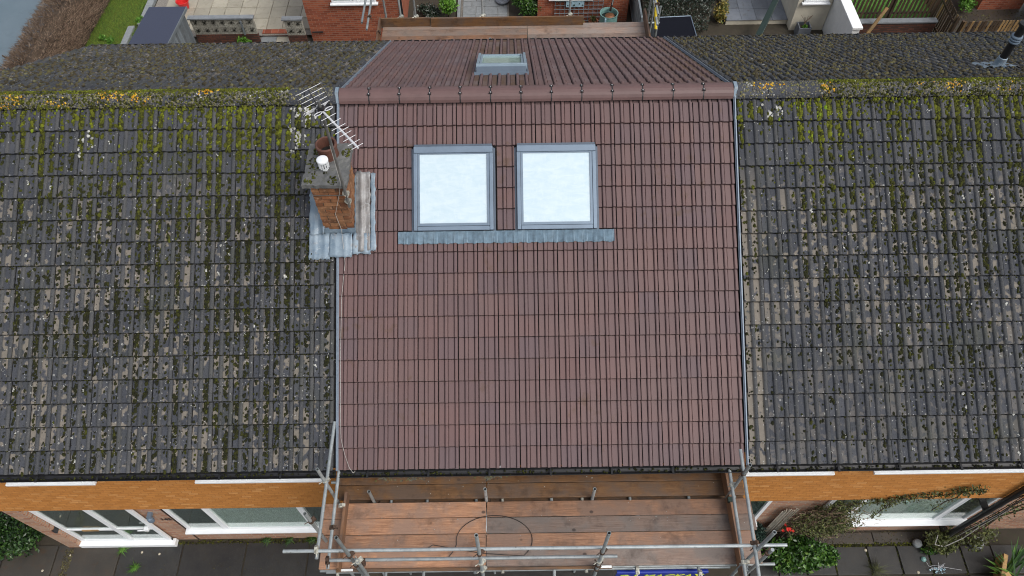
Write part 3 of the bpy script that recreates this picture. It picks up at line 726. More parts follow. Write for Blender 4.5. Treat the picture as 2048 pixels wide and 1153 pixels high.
def slab_on(f, x0, x1, t0, t1, o0, o1, mb=None):
    mb = mb or MB()
    P = [f(x0, t1, o0), f(x1, t1, o0), f(x1, t0, o0), f(x0, t0, o0), f(x0, t1, o1), f(x1, t1, o1), f(x1, t0, o1), f(x0, t0, o1)]
    mb.add(P, [(3,2,1,0), (4,5,6,7), (0,1,5,4), (1,2,6,5), (2,3,7,6), (3,0,4,7)]); return mb
def roof_window(f, x0, x1, t0, t1, pane, lab, big=True):
    GM, GD = (MT['grey_metal'], MT['grey_dark']) if big else (MT['grey_light'], MT['grey_metal'])
    o = slab_on(f, x0+.02, x1-.02, t0+.02, t1-.02, -.05, .012).build('roof_window', GD, HC); o['label'] = lab
    e = .035 if big else .03; fwid = .085 if big else .075
    a, b, c, d = x0+e, x1-e, t0+.012, t1-.02
    slab_on(f, a+.012, b-.012, c+.012, d-.012, .010, .046).build('frame', GD, o)
    # outer cover profiles
    slab_on(f, a, a+fwid*.62, c+.10, d, .046, .078).build('cover_profile', GM, o, bevel=.004)
    slab_on(f, b-fwid*.62, b, c+.10, d, .046, .078).build('cover_profile', GM, o, bevel=.004)
    slab_on(f, a+.003, b-.003, c, c+.098, .046, .092).build('top_hood', GM, o, bevel=.006)
    slab_on(f, a+.01, b-.01, c-.035, c-.004, .020, .072).build('top_flashing', GD, o)
    slab_on(f, a+fwid*.62+.004, b-fwid*.62-.004, d-.062, d, .040, .066).build('bottom_profile', GM, o, bevel=.004)
    # sash
    s0, s1 = a+fwid*.62+.005, b-fwid*.62-.005; g = .034
    s = slab_on(f, s0, s0+g, c+.10, d-.066, .046, .069); slab_on(f, s1-g, s1, c+.10, d-.066, .046, .069, s)
    slab_on(f, s0+g+.001, s1-g-.001, d-.066-g*1.2, d-.067, .046, .068, s); slab_on(f, s0+g+.001, s1-g-.001, c+.1, c+.1+g*.5, .046, .068, s)
    s.build('sash', GM, o)
    slab_on(f, s0+g-.004, s1-g+.004, c+.10+.012, d-.066-g, .047, .054).build('pane', MT[pane], o)
    # side soaker trays
    for (p, q) in ((x0, a-.004), (b+.004, x1)): slab_on(f, p, q, t0+.03, t1, .008, .020).build('soaker', GD, o)
    return o
roof_window(fr, SKY1[0], SKY1[1], SKY1[2], SKY1[3], 'film', 'skylight closer to the chimney')
roof_window(fr, SKY2[0], SKY2[1], SKY2[2], SKY2[3], 'film', 'skylight farther from the chimney')
MT['greenpane'] = plain('greenish_pane', (.30, .42, .37), .08, var=.25, scale=14, bump=0)
roof_window(lambda x, t, o: rr(x, t, o*2.0 if o > 0 else o), SKY3[0], SKY3[1], SKY3[2], SKY3[3], 'greenpane', 'small skylight on the rear slope', False)
slab_on(rr, SKY3[0]+.0, SKY3[1]-.0, SKY3[2]-.03, SKY3[2]+.012, -.03, .055).build('head_flashing', MT['grey_metal'], HC)
# pleated apron below the two skylights
mb = MB(); nx = 420; X = np.linspace(-2.11, 1.14, nx)
T = [2.14, 2.20, 2.26, 2.325]; V = []; F = []
for k, t in enumerate(T):
    for i, x in enumerate(X):
        w = .022*max(0, math.sin(2*math.pi*((x+3.01-.073) % .15)/.15))*(.3 + .7*k/3)
        tt = t + (.006*math.sin(x*31) + .004*math.sin(x*77) if k == 3 else 0)
        V.append(fr(float(x), tt, .026 + w + (.0045 if i % 2 else 0) - (.006 if k == 3 else 0)))
for k in range(3):
    for i in range(nx-1): F.append((k*nx+i+1, k*nx+i, (k+1)*nx+i, (k+1)*nx+i+1))
mb.add(V, F); mb.build('pleated_apron', MT['apron'], HC)

# neighbours: old mossy roofs
def old_house(label, x0, x1, ncol, front_x, dens, yel, front=True, nrear=8500):
    H = thing('terraced_house', label, 'house', ((x0+x1)/2, 0, 0), 'houses of the terrace')
    shell(H, x0+.004, x1-.004); RO = roof_deck(H, x0+.01, x1-.01)
    wt = (x1-x0-.05)/ncol
    hol = [(-3.33, -2.73, 1.30, 2.16)] if x1 <= -2.9 else []
    lay_roof(RO, x0+.025, ncol, wt, .343, 16, MT['old'], hol, [], (lambda x, t: front_x[0] < x < front_x[1]), .004)
    L = x1-x0; n = int(L/.45)
    for i in range(n):
        a = x0 + L*i/n; b = x0 + L*(i+1)/n
        ridge_tile(RO, a+.004, b-.004, MT['old'], j=.006); MB().box((a-.008, -.13, RIDGE_Z-.05), (a+.012, .13, RIDGE_Z+.06)).build('ridge_mortar', MT['mortar'], RO)
    gutter(H, x0+.01, x1-.01, EAVE_Y-.045); gutter(H, x0+.01, x1-.01, -EAVE_Y+.045)
    if front:
        moss_front(RO, x0+.025, ncol, wt, .343, 16, (max(x0, -8.6)+.05, min(x1, 8.0)-.05), dens); white_spots(RO, max(x0, -8.4), min(x1, 7.8), 230)
    moss_rear(RO, x0+.1, x1-.1, nrear); white_spots(RO, x0+.1, x1-.1, 60, 1)
    moss_ridge(RO, x0 if x0 < -9 else x0+.05, x1-.05, 1700, yel)
    return H, RO
def dens_l(x, t): return (.72 if t < 1.6 else .74 if t < 4.2 else .40) * (1.0 if x > -7.6 else .8) * (1.2 if -6.5 < x < -3.4 else .9)
def dens_r(x, t): return (.95 if t < 1.2 else .58 if t < 3.2 else .34 if t < 4.4 else .2) * (.35 if x < 3.55 else 1)
HL, RL = old_house('end terraced house with mossy grey tiled roof and brick chimney stack', -9.68, -3.04, 22, (-8.35, -3), dens_l,
                   [-8.1, -7.95, -7.9, -7.3, -6.6, -6.5, -6.35, -6.3, -6.1, -5.9, -5.0])
HR, RR_ = old_house('terraced house with mossy grey roof, pierced by a tall black flue', 3.04, 9.68, 22, (3, 7.7), dens_r, [6.35, 6.4, 6.15, 7.2, 7.5, 5.8, 4.4, 3.5])
HF, RFF = old_house('mossy roofed house adjoining beyond the one with the black flue', 9.68, 16.3, 22, (50, 60), dens_r, [], False, 7500)

def crust(roof, cx, t0, t1, n, sx=.06):
    P, r_, h_ = [], [], []
    for _ in range(n):
        x, t = random.gauss(cx, sx), random.uniform(t0, t1)
        if vnoise(x*14, t*9, 7) < .42: continue
        P.append(fr(x, t, .016)); r_.append(random.uniform(.010, .026)); h_.append(.005)
    blobs('lichen', P, [NF]*len(P), np.array(r_), np.array(h_), MT['white_lichen'], roof)
crust(RL, -3.62, .22, 1.0, 300); crust(RL, -3.46, .3, .55, 60); crust(RR_, 3.62, .25, .45, 60, .10); crust(RL, -6.9, .5, 1.0, 36, .1)
# facade openings, end house
window(HL, -8.48, -7.15, 4.25, 5.10, UP_Y-.016, muls=(-7.8,), sill=.085)
window(HL, -5.46, -3.42, 4.25, 5.10, UP_Y-.016, muls=(-4.8, -4.1), sill=.085)
window(HL, -6.94, -3.72, .82, 2.36, GF_Y, muls=(-6.14, -4.42), sill=.10, blind=(1,), fw_=.075)
ent = window(HL, -9.38, -7.50, .16, 2.42, GF_Y-.02, muls=(-8.32,), rails=((0, .95), (1, .98)), sill=0, fw_=.10, name='entrance_screen')
box('threshold', (-9.42, GF_Y-.16, .02), (-7.44, GF_Y-.02, .16), MT['white'], ent, bevel=.008)
MB().box((-7.70, GF_Y-.13, 1.02), (-7.62, GF_Y-.05, 1.10)).tube((-7.70, GF_Y-.12, 1.06), (-7.83, GF_Y-.12, 1.06), .013).build('handle', MT['white'], ent)
box('letter_plate', (-8.98, GF_Y-.085, .93), (-8.66, GF_Y-.069, .99), MT['timber'], ent)
MB().box((-9.70, -4.56, -.05), (-9.42, GF_Y+.05, EAVE_Z-.2)).build('brick_pier', MT['brick'], HL)
box('pier_return', (-9.419, -4.545, 0), (-9.405, GF_Y-.001, FLOOR_Z-.06), MT['brick_y'], HL)
lm = MB().lathe((-7.30, GF_Y-.11, 1.72), [(0, .09), (.05, .07), (.06, 0), (.045, -.08), (.02, -.10), (0, -.1)], 10); lm.box((-7.34, GF_Y-.12, 1.78), (-7.26, GF_Y, 1.84))
lm.build('wall_lantern', MT['grey_metal'], HL)
MB().box((-9.44, -4.57, 1.05), (-9.40, -4.47, 1.22)).build('doorbell', MT['black'], HL)
def text_mesh(s, size, mat, name, parent, M4, extrude=.002, shear=0):
    cu = bpy.data.curves.new(name, 'FONT'); cu.body = s; cu.size = size; cu.extrude = extrude; cu.shear = shear; cu.offset = .004*size/.1*.3
    o = bpy.data.objects.new(name, cu); COL.objects.link(o)
    dg = bpy.context.evaluated_depsgraph_get(); me = bpy.data.meshes.new_from_object(o.evaluated_get(dg)); bpy.data.objects.remove(o)
    me.materials.clear(); me.materials.append(mat); me.transform(M4)
    V = np.array([v.co[:] for v in me.vertices]); c = Vector(((V.min(0)+V.max(0))/2).tolist()); me.transform(Matrix.Translation(-c))
    return link(bpy.data.objects.new(name, me), parent, c)
FACE = Matrix(((1,0,0,0),(0,0,-1,0),(0,1,0,0),(0,0,0,1)))          # text upright, facing -Y
text_mesh('145', .15, MT['black'], 'house_number', HL, Matrix.Translation((-7.28, GF_Y-.012, 1.35)) @ FACE)
tube('black_cable', (-7.02, GF_Y-.012, .02), (-7.02, GF_Y-.012, FLOOR_Z-.06), .011, MT['cable'], HL, 6)
# centre house ground floor behind the scaffold
window(HC, -1.9, 2.0, .82, 2.3, GF_Y, muls=(-1.0, 1.0), sill=.12)
window(HC, -2.3, -.6, 4.25, 5.1, UP_Y-.016, muls=(-1.4,), sill=.085)
# house with the flue
window(HR, 3.25, 4.64, 4.25, 5.10, UP_Y-.016, muls=(3.95,), sill=.085)
window(HR, 5.37, 7.75, 4.25, 5.10, UP_Y-.016, muls=(6.2, 6.95), sill=.085)
wr = window(HR, 5.45, 8.56, .80, 2.28, GF_Y, muls=(6.08, 7.93), sill=.12, blind=(1,), fw_=.075)
window(HR, 3.3, 4.35, .82, 2.3, GF_Y, muls=(), sill=.12)
window(HF, 10.0, 12.4, .82, 2.3, GF_Y, muls=(10.7, 11.7), sill=.14)
# flue terminal with lead slate on the rear slope
fl = MB().tube((7.90, 1.28, ZR-1.0), (7.90, 1.28, ZR+.10), .062, 16).build('flue', MT['black'], HR, smooth=False)
mb = MB()
for z in (-.20, -.155, -.11): mb.lathe((7.90, 1.28, ZR+z), [(.060, -.022), (.088, -.018), (.092, 0), (.086, .014), (.060, .018)], 18)
mb.build('flue_collar', MT['grey_metal'], fl)
MB().lathe((7.90, 1.28, ZR+.10), [(.02, .05), (.09, .04), (.095, .0), (.06, -.02)], 16).build('flue_cowl', MT['black'], fl)
MB().lathe((7.90, 1.28, ZR-.80), [(.150, -.06), (.098, .08), (.074, .27), (.060, .28)], 16).build('lead_sleeve', MT['lead'], fl)
mb = MB(); nx, ny = 16, 6; V = []; F = []
for a in range(ny):
    for b in range(nx):
        x = 7.58 + .62*b/(nx-1); t = 1.30 + .46*a/(ny-1)
        V.append(rr(x + random.gauss(0, .006), t + random.gauss(0, .008), .034 + .016*math.sin(x*42) + random.gauss(0, .003)))
for a in range(ny-1):
    for b in range(nx-1): F.append((a*nx+b, a*nx+b+1, (a+1)*nx+b+1, (a+1)*nx+b))
mb.add(V, F); mb.build('lead_slate', MT['lead'], fl)
# ================================================================ CHIMNEY (on the party line, belongs to the end house)
CX0, CX1, CY0, CY1, CZ0, CZ1 = -3.195, -2.745, -1.865, -1.170, 6.60, 8.035
CH = box('chimney', (CX0+.009, CY0+.009, CZ0-.2), (CX1-.009, CY1-.009, CZ1), MT['dkmortar'], HL)
t = NT('chimney_brick'); p = t.pos(); rd = t.n('ObjectInfo').outputs['Random']
c = t.ramp(rd, [(0, (.15, .062, .032)), (.25, (.25, .105, .048)), (.5, (.31, .15, .072)), (.75, (.21, .105, .058)), (1, (.34, .125, .050))])
c = t.mix(t.math('MULTIPLY', t.step(t.noise(p, 7, 5, .7), .40, .66), .65), c, (.065, .042, .025))
c = t.mix(t.math('MULTIPLY', t.step(t.noise(p, 26, 4), .56, .7), .5), c, (.45, .27, .17))
t.bump(t.noise(p, 90, 4), .6, .006); MT['cbrick'] = t.fin(c, .85, 0, .25)
bl, bw_, bh_, mj = .215, .1025, .062, .013
def brick_mesh(lx, ly):
    mb = MB().box((-lx/2, -ly/2, -bh_/2), (lx/2, ly/2, bh_/2), j=.0015)
    me = bpy.data.meshes.new('brick'); me.from_pydata(mb.v, [], mb.f); me.materials.append(MT['cbrick']); return me
bms = {}
def brick(cx, cy, cz, lx, ly):
    if fr(0, 0).z - abs(cy)*math.tan(PITCH) > cz + .10 and cy > CY0 + .2: return
    key = (round(lx, 3), round(ly, 3))
    if key not in bms: bms[key] = brick_mesh(lx, ly)
    o = bpy.data.objects.new('brick', bms[key]); link(o, CH, (cx, cy, cz)); o.rotation_euler = (random.gauss(0, .004), random.gauss(0, .004), random.gauss(0, .01))
k = 0; z = CZ1 - bh_/2 - .003
wx, wy = CX1-CX0, CY1-CY0
while z > CZ0:
    if k % 2 == 0:                                       # two stretchers front and back, the sides fill between
        for yy in (CY0+bw_/2, CY1-bw_/2):
            for i in range(2): brick(CX0 + wx*(i+.5)/2, yy, z, wx/2-mj, bw_)
        inner = wy - 2*bw_ - 2*mj
        for xx in (CX0+bw_/2, CX1-bw_/2):
            for i in range(2): brick(xx, CY0+bw_+mj + (inner+mj)*(i+.5)/2 - mj/2, z, bw_, (inner+mj)/2-mj)
    else:
        for xx in (CX0+bw_/2, CX1-bw_/2):
            for i in range(3): brick(xx, CY0 + (wy+mj)*(i+.5)/3 - mj/2, z, bw_, (wy+mj)/3-mj)
        for yy in (CY0+bw_/2, CY1-bw_/2): brick((CX0+CX1)/2, yy, z, wx-2*bw_-2*mj, bw_)
    z -= bh_ + mj; k += 1
# concrete cap with flaunching
mb = MB(); nx, ny = 14, 18; V = []; F = []
X0, X1, Y0, Y1 = CX0-.085, CX1+.085, CY0-.055, CY1+.055
for a in range(ny):
    for b in range(nx):
        u, v = b/(nx-1), a/(ny-1); e = min(u, 1-u, v, 1-v)
        V.append((X0+(X1-X0)*u + (random.gauss(0, .005) if e == 0 else 0), Y0+(Y1-Y0)*v + (random.gauss(0, .005) if e == 0 else 0), CZ1+.062 + .035*min(1, e*3.2) + random.gauss(0, .004)))
for a in range(ny-1):
    for b in range(nx-1): F.append((a*nx+b, a*nx+b+1, (a+1)*nx+b+1, (a+1)*nx+b))
rim = [b for b in range(nx)] + [a*nx+nx-1 for a in range(1, ny)] + [(ny-1)*nx+b for b in range(nx-2, -1, -1)] + [a*nx for a in range(ny-2, 0, -1)]
base = len(V)
for i in rim: V.append((V[i][0], V[i][1], CZ1+.002))
m = len(rim)
for i in range(m): F.append((rim[i], base+i, base+(i+1) % m, rim[(i+1) % m]))
F.append(tuple(base+i for i in range(m)))
mb.add(V, F); cap = mb.build('chimney_cap', MT['concrete'], CH)
CT = CZ1+.095
MB().lathe((-2.965, -1.37, CT-.02), [(.150, 0), (.142, .03), (.135, .17), (.150, .185), (.152, .23), (.140, .24), (.122, .235), (.118, .05)], 26).build('chimney_pot', MT['terra'], CH)
MB().lathe((-2.965, -1.37, CT+.05), [(0, 0), (.118, 0)], 20).build('pot_shadow_void', MT['pot_shade'], CH)  # black disc stands in for the shade down inside the pot
mb = MB().lathe((-2.985, -1.64, CT-.01), [(.045, 0), (.05, .06), (.052, .065)], 18).lathe((-2.985, -1.64, CT+.17), [(.03, -.01), (.078, -.012), (.082, 0), (.078, .02), (.05, .032), (0, .036)], 20)
for i in range(12):
    a = 2*math.pi*i/12; mb.box((-2.985+.064*math.cos(a)-.008, -1.64+.064*math.sin(a)-.008, CT+.04), (-2.985+.064*math.cos(a)+.008, -1.64+.064*math.sin(a)+.008, CT+.165))
mb.build('gas_cowl', MT['white'], CH)
P, N_, r_, h_, tn = [], [], [], [], []
for _ in range(620):
    x, y = random.uniform(X0+.01, X1-.01), random.uniform(Y0+.01, Y1-.01)
    if vnoise(x*7, y*6, 4) < .58 or (x+2.965)**2+(y+1.37)**2 < .026: continue
    r = random.uniform(.008, .022); P.append((x, y, CT-.012 if min(x-X0, X1-x, y-Y0, Y1-y) > .1 else CT-.026)); N_.append(Vector((0, 0, 1))); r_.append(r); h_.append(r*random.uniform(.5, 1)); tn.append(random.uniform(.05, .55))
blobs('moss', P, N_, np.array(r_), np.array(h_), MT['moss'], CH, tn)
# lead flashings
def sheet(name, f, x0, x1, t0, t1, nx, nt, off, mat, parent, rough=.006):
    mb = MB(); V = []; F = []
    for a in range(nt):
        for b in range(nx):
            x = x0 + (x1-x0)*b/(nx-1); t = t0 + (t1-t0)*a/(nt-1); ed = a in (0, nt-1) or b in (0, nx-1)
            V.append(f(x + (random.gauss(0, .007) if ed else 0), t + (random.gauss(0, .010) if ed else 0), off(x, t) + random.gauss(0, rough*.4)))
    for a in range(nt-1):
        for b in range(nx-1): F.append((a*nx+b+1, a*nx+b, (a+1)*nx+b, (a+1)*nx+b+1))
    mb.add(V, F); o = mb.build(name, mat, parent, smooth=True)
    s = o.modifiers.new('thick', 'SOLIDIFY'); s.thickness = .004; return o
rollo = lambda x, t: .050 + .012*max(0, math.sin(2*math.pi*((x+3.01-.073) % .151)/.151))
sheet('lead_apron', fr, -3.44, -3.13, 2.15, 2.54, 14, 8, rollo, MT['lead'], CH)
sheet('lead_apron', fr, -3.135, -2.79, 2.15, 2.51, 14, 8, lambda x, t: rollo(x, t)+.005, MT['lead'], CH)
sheet('lead_apron', fr, -2.795, -2.51, 2.15, 2.47, 12, 8, rollo, MT['lead'], CH)
sheet('lead_side_sheet', fr, -3.43, -3.19, 1.42, 2.17, 9, 22, lambda x, t: .052 + .10*max(0, 1-abs(x+3.195)/.09) + .02*max(0, math.sin(2*math.pi*((x+3.083) % .151)/.151)), MT['lead'], CH, .012)
sheet('lead_gutter_sheet', fr, -2.745, -2.52, 1.22, 2.42, 12, 26, lambda x, t: .050 + .030*max(0, math.sin(2*math.pi*((x+2.70) % .2)/.2)), MT['lead2'], CH, .012)
sheet('lead_edge_roll', fr, -2.515, -2.44, 1.24, 2.42, 5, 20, lambda x, t: .056 + .008*math.sin(t*7), MT['lead'], CH, .006)
def plate(name, pts, d, mat):
    d = Vector(d); P = [Vector(q) for q in pts]; n = len(P); mb = MB()
    mb.add([q for q in P] + [q+d for q in P], [tuple(range(n))[::-1], tuple(range(n, 2*n))] + [(i, (i+1) % n, n+(i+1) % n, n+i) for i in range(n)])
    return mb.build(name, mat, CH)
zb = lambda y: ZR + y*math.tan(PITCH)                           # roof height at y (front)
plate('lead_front_flashing', [(CX0-.012, CY0-.006, zb(CY0)-.02), (CX1+.012, CY0-.006, zb(CY0)-.02), (CX1+.012, CY0-.006, zb(CY0)+.125), (CX0-.012, CY0-.006, zb(CY0)+.125)], (0, -.005, 0), MT['lead'])
plate('lead_corner_flashing', [(CX1-.10, CY0-.012, zb(CY0)-.01), (CX1+.014, CY0-.012, zb(CY0)-.01), (CX1+.014, CY0-.012, zb(CY0)+.16), (CX1-.10, CY0-.012, zb(CY0)+.16)], (0, -.003, 0), MT['lead'])
plate('lead_corner_flashing', [(CX0-.014, CY0-.012, zb(CY0)-.01), (CX0+.08, CY0-.012, zb(CY0)-.01), (CX0+.08, CY0-.012, zb(CY0)+.17), (CX0-.014, CY0-.012, zb(CY0)+.17)], (0, -.003, 0), MT['lead'])
for i in range(7):                                              # stepped flashing up the side
    y0 = CY0 + wy*i/7; y1 = y0 + wy/7 + .02
    for xs, dx in ((CX1+.004+.0012*(i % 2), .004), (CX0-.004-.0012*(i % 2), -.004)):
        plate('lead_step_flashing', [(xs, y0, zb(y0)-.01), (xs, y1, zb(y1)-.01), (xs, y1, zb(y1)+.10), (xs, y0+.03, zb(y1)+.10), (xs, y0, zb(y0)+.12)], (dx, 0, 0), MT['lead'])

# ---------------------------------------------------------------- TV aerial strapped to the chimney
AE = thing('tv_aerial', 'silver television aerial on a steel mast strapped to the chimney', 'aerial', (-2.70, -1.935, 7.70))
tube('mast', (-2.70, -1.935, 7.66), (-2.70, -1.935, 9.62), .019, MT['mast'], AE, 10)
for z in (7.76, 7.92):
    mb = MB().box((-2.75, -1.935, z-.02), (-2.66, CY0-.012, z+.02)); mb.path([(-2.70, -1.965, z), (-2.735, -1.94, z), (-2.74, -1.90, z)], .008).tube((-2.67, -1.99, z), (-2.67, -1.87, z), .006)
    mb.build('bracket', MT['zinc'], AE)
MB().path([(CX0-.012, CY0-.012, 7.84), (CX1+.012, CY0-.012, 7.84), (CX1+.012, CY1+.012, 7.84), (CX0-.012, CY1+.012, 7.84), (CX0-.012, CY0-.012, 7.84)], .005, 4).build('lashing_wire', MT['mast'], AE)
b0, b1 = Vector((-2.76, -1.86, 9.48)), Vector((-2.19, -2.55, 9.44)); bd = (b1-b0).normalized(); bs = bd.cross(Vector((0, 0, 1))).normalized()
MB().tube(b0, b1, .0145, 8).build('boom', MT['alu'], AE)
box('clamp', (-2.735, -1.97, 9.43), (-2.665, -1.90, 9.53), MT['black'], AE)
for i, (q, L) in enumerate(((.30, .21), (.42, .20), (.54, .19), (.62, .19), (.70, .17), (.80, .17), (.90, .165), (.985, .16))):
    cpt = b0.lerp(b1, q) + Vector((0, 0, .016)); tube('element', cpt-bs*L*.5, cpt+bs*L*.5, .0034, MT['alu'], AE, 6)
dc = b0.lerp(b1, .17) + Vector((0, 0, .02)); mb = MB()
for s in (-1, 1):
    pts = [dc + bs*s*(.02 + .11*(1-math.cos(a))*.5) + bd*.022*math.sin(a) for a in np.linspace(0, 2*math.pi, 10)]
    mb.path(pts, .006, 5)
mb.build('dipole', MT['alu'], AE)
for s in (-1, 1):                                              # two angled reflector wings
    base = b0 + bd*.01; wing = (Vector((0, 0, s*.17)) - bd*.13)
    fr_ = MB()
    for e in (-1, 1): fr_.tube(base + bs*e*.17 + Vector((0, 0, s*.02)), base + bs*e*.17 + wing, .006, 6)
    fr_.tube(base + Vector((0, 0, s*.02)), base + wing, .008, 6); fr_.build('reflector_frame', MT['black'], AE)
    for q in (.22, .48, .74, 1.0):
        cpt = base + wing*q; tube('reflector_rod', cpt - bs*.18, cpt + bs*.18, .0034, MT['alu'], AE, 6)
# downlead
tag(MB().path([(-2.715, -1.955, 8.9), (-2.72, -1.955, 8.2), (-2.80, -1.90, 7.90), (-2.95, -1.895, 7.45), (-2.93, -1.90, 7.10), fr(-2.915, 2.42, .055), fr(-2.90, 2.6, .04), fr(-2.955, 3.1, .02), fr(-2.97, 4.0, .025), fr(-2.965, 4.9, .03), fr(-2.955, 5.2, .04), fr(-2.90, 5.42, .05), fr(-2.83, 5.62, .05), fr(-2.78, 5.70, .02), fr(-2.755, 5.68, .0)], .0033, 5)
    .build('aerial_cable', MT['cable_w']), 'thin pale aerial cable hanging from the mast down the verge strip to the gutter', 'cable')

# ================================================================ SCAFFOLDS
TR = .02415
def ctube(par, a, b, **k): return tube('tube', a, b, TR, MT['tube'], par, 12, hollow=.0195, **k)
def coupler(par, c, d1, mat='rust', d2=None):
    c = Vector(c); d1 = Vector(d1).normalized(); mb = MB().tube(c-d1*.026, c+d1*.026, .036, 10)
    o = d1.orthogonal().normalized(); o2 = d1.cross(o)
    mb.box((-.03, -.028, -.022), (.045, .028, .022), Matrix.Translation(c + o*.03) @ Matrix((o, o2, d1)).transposed().to_4x4())
    mb.tube(c + o*.02 + o2*.03, c + o*.02 + o2*.085, .007, 6).tube(c - o*.03 + o2*.02, c - o*.085 + o2*.03, .007, 6)
    mb.lathe(tuple(c + o*.02 + o2*.07), [(.014, -.008), (.014, .008)], 6)
    mb.build('coupler', MT[mat], par)
def scaf_board(par, a, b, mat, name='board', band=True):
    o = MB().box(a, b, j=.003).build(name, MT[mat], par, bevel=.004); return o
PZ = 4.60
S1 = thing('scaffold', 'tube scaffold with wide plank deck under the orange tile-hung front wall', 'scaffold', (0, -5.4, 0), 'scaffolds')
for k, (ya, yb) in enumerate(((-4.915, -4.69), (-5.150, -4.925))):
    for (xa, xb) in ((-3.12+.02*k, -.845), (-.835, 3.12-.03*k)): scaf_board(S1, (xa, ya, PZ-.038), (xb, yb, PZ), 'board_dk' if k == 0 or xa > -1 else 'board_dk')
y = -5.205
for k in range(4):
    ya = y - .231
    for (xa, xb) in ((-3.32 + .025*k + random.uniform(-.02, .02), -.845), (-.833, 3.16 + random.uniform(-.03, .03))):
        scaf_board(S1, (xa, ya, PZ-.038), (xb, y, PZ + random.uniform(-.004, .003)), 'board_gr' if (k == 1 and xa > -1) or (k == 3 and xa > -1) else 'board')
    y = ya - .010
for (xa, xb) in ((-3.0, .98),): scaf_board(S1, (xa, -6.175-.035, PZ+.004), (xb, -6.175, PZ+.045), 'board_dk', 'toe_board')
for x, ya, yb in ((-2.96, -6.20, -5.10), (2.78, -6.42, -4.76)): scaf_board(S1, (x, ya, PZ+.006), (x+.038, yb, PZ+.226), 'board_y', 'toe_board')
# standards
ST = [(-3.08, -5.20, 6.05), (-3.20, -5.76, 5.92), (-2.61, -6.235, 6.48), (-.885, -6.235, 6.50), (.745, -6.235, 6.52), (2.80, -5.20, 6.0), (2.80, -6.225, 6.42)]
IN = [(-2.55, -5.180, 5.06), (-.842, -5.180, 5.10), (.768, -5.180, 5.04)]
for x, y_, zt in ST + IN: ctube(S1, (x, y_, 0.0), (x, y_, zt))
tube('tube', (2.93, -6.23, .0), (3.0, -6.23, 5.62), TR, MT['tube'], S1, 12)
tube('tube', (-2.52, -6.30, .0), (-2.50, -6.30, 5.60), TR, MT['tube'], S1, 12, hollow=.0195)
# guard rails
RZ1, RZ2 = 5.62, 5.13
ctube(S1, (3.20, -6.172, RZ1), (-3.50, -6.168, RZ1)); ctube(S1, (-3.02, -6.17, RZ2), (1.0, -6.165, RZ2))
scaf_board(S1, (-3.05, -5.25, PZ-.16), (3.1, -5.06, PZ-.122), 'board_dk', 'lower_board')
ctube(S1, (-3.055, -6.26, RZ1-.05), (-3.055, -4.30, RZ1-.05)); ctube(S1, (-3.01, -6.27, RZ2-.05), (-3.01, -4.44, RZ2+.02))
ctube(S1, (2.74, -6.75, RZ1+.02), (2.82, -4.84, RZ1+.02)); ctube(S1, (2.715, -6.75, RZ2), (2.765, -4.95, RZ2))
# ledgers and transoms under the deck
tube('tube', (-3.25, -6.165, PZ-.065), (3.35, -6.155, PZ-.065), TR, MT['tube'], S1, 12); tube('tube', (-3.25, -4.85, PZ-.065), (3.15, -4.85, PZ-.065), TR, MT['tube'], S1, 12)
tube('tube', (-3.2, -6.14, PZ-.255), (2.75, -6.14, PZ-.255), TR, MT['tube'], S1, 12)
for x in (-3.0, -2.3, -1.75, -1.0, -.6, .15, .62, 1.35, 2.25, 2.95): tube('tube', (x, -6.22 - random.uniform(0, .06), PZ-.115), (x, -4.66, PZ-.070), TR, MT['tube' if int(x*10) % 3 else 'zinc'], S1, 10)
for (c, d, m_) in (((-3.08, -5.20, RZ1-.05), (0,0,1), 'zinc'), ((-3.20, -5.76, RZ1-.05), (0,0,1), 'rust'), ((-3.01, -5.72, RZ2), (0,1,0), 'rust'), ((-3.055, -6.17, RZ1), (1,0,0), 'zinc'), ((-3.01, -6.19, RZ2), (1,0,0), 'rust'),
                   ((-2.61, -6.235, RZ1), (0,0,1), 'rust'), ((-2.61, -6.235, RZ2), (0,0,1), 'rust'), ((-2.50, -6.235, RZ2+.05), (1,0,0), 'rust'), ((-2.50, -6.30, RZ1-.06), (0,0,1), 'zinc'), ((-2.61, -6.235, PZ-.07), (0,0,1), 'zinc'),
                   ((-.885, -6.235, RZ1), (0,0,1), 'rust'), ((-.885, -6.235, RZ2), (0,0,1), 'zinc'), ((-.885, -6.235, PZ+.12), (0,0,1), 'zinc'), ((.745, -6.235, RZ1), (0,0,1), 'rust'), ((.745, -6.235, RZ2), (0,0,1), 'zinc'), ((.745, -6.235, PZ+.12), (0,0,1), 'rust'),
                   ((.745, -6.235, PZ+.35), (0,0,1), 'rust'), ((2.80, -5.20, RZ1+.02), (0,0,1), 'rust'), ((2.76, -5.18, RZ2), (0,1,0), 'zinc'), ((2.78, -6.20, RZ1), (0,0,1), 'rust'), ((2.75, -6.15, RZ1+.02), (0,1,0), 'rust'), ((2.73, -6.27, RZ2), (0,1,0), 'zinc'),
                   ((2.98, -6.23, 5.45), (0,0,1), 'rust'), ((-.842, -5.18, PZ-.1), (0,0,1), 'rust'), ((.768, -5.18, PZ-.1), (0,0,1), 'rust'), ((-2.55, -5.18, PZ-.1), (0,0,1), 'rust'), ((2.25, -6.30, PZ-.07), (1,0,0), 'zinc'), ((1.35, -6.24, PZ-.07), (1,0,0), 'zinc'),
                   ((-3.0, -5.30, PZ+.19), (0,1,0), 'zinc')):
    coupler(S1, c, d, m_)
box('toe_board_clip', (2.755, -5.33, PZ+.17), (2.84, -5.26, PZ+.245), MT['dkgreen'], S1)
for x in (-2.92, .80):                                            # white end bands on the boards
    box('end_band', (x, -6.205, PZ+.046), (x+.17, -6.172, PZ+.050), MT['pale'], S1)
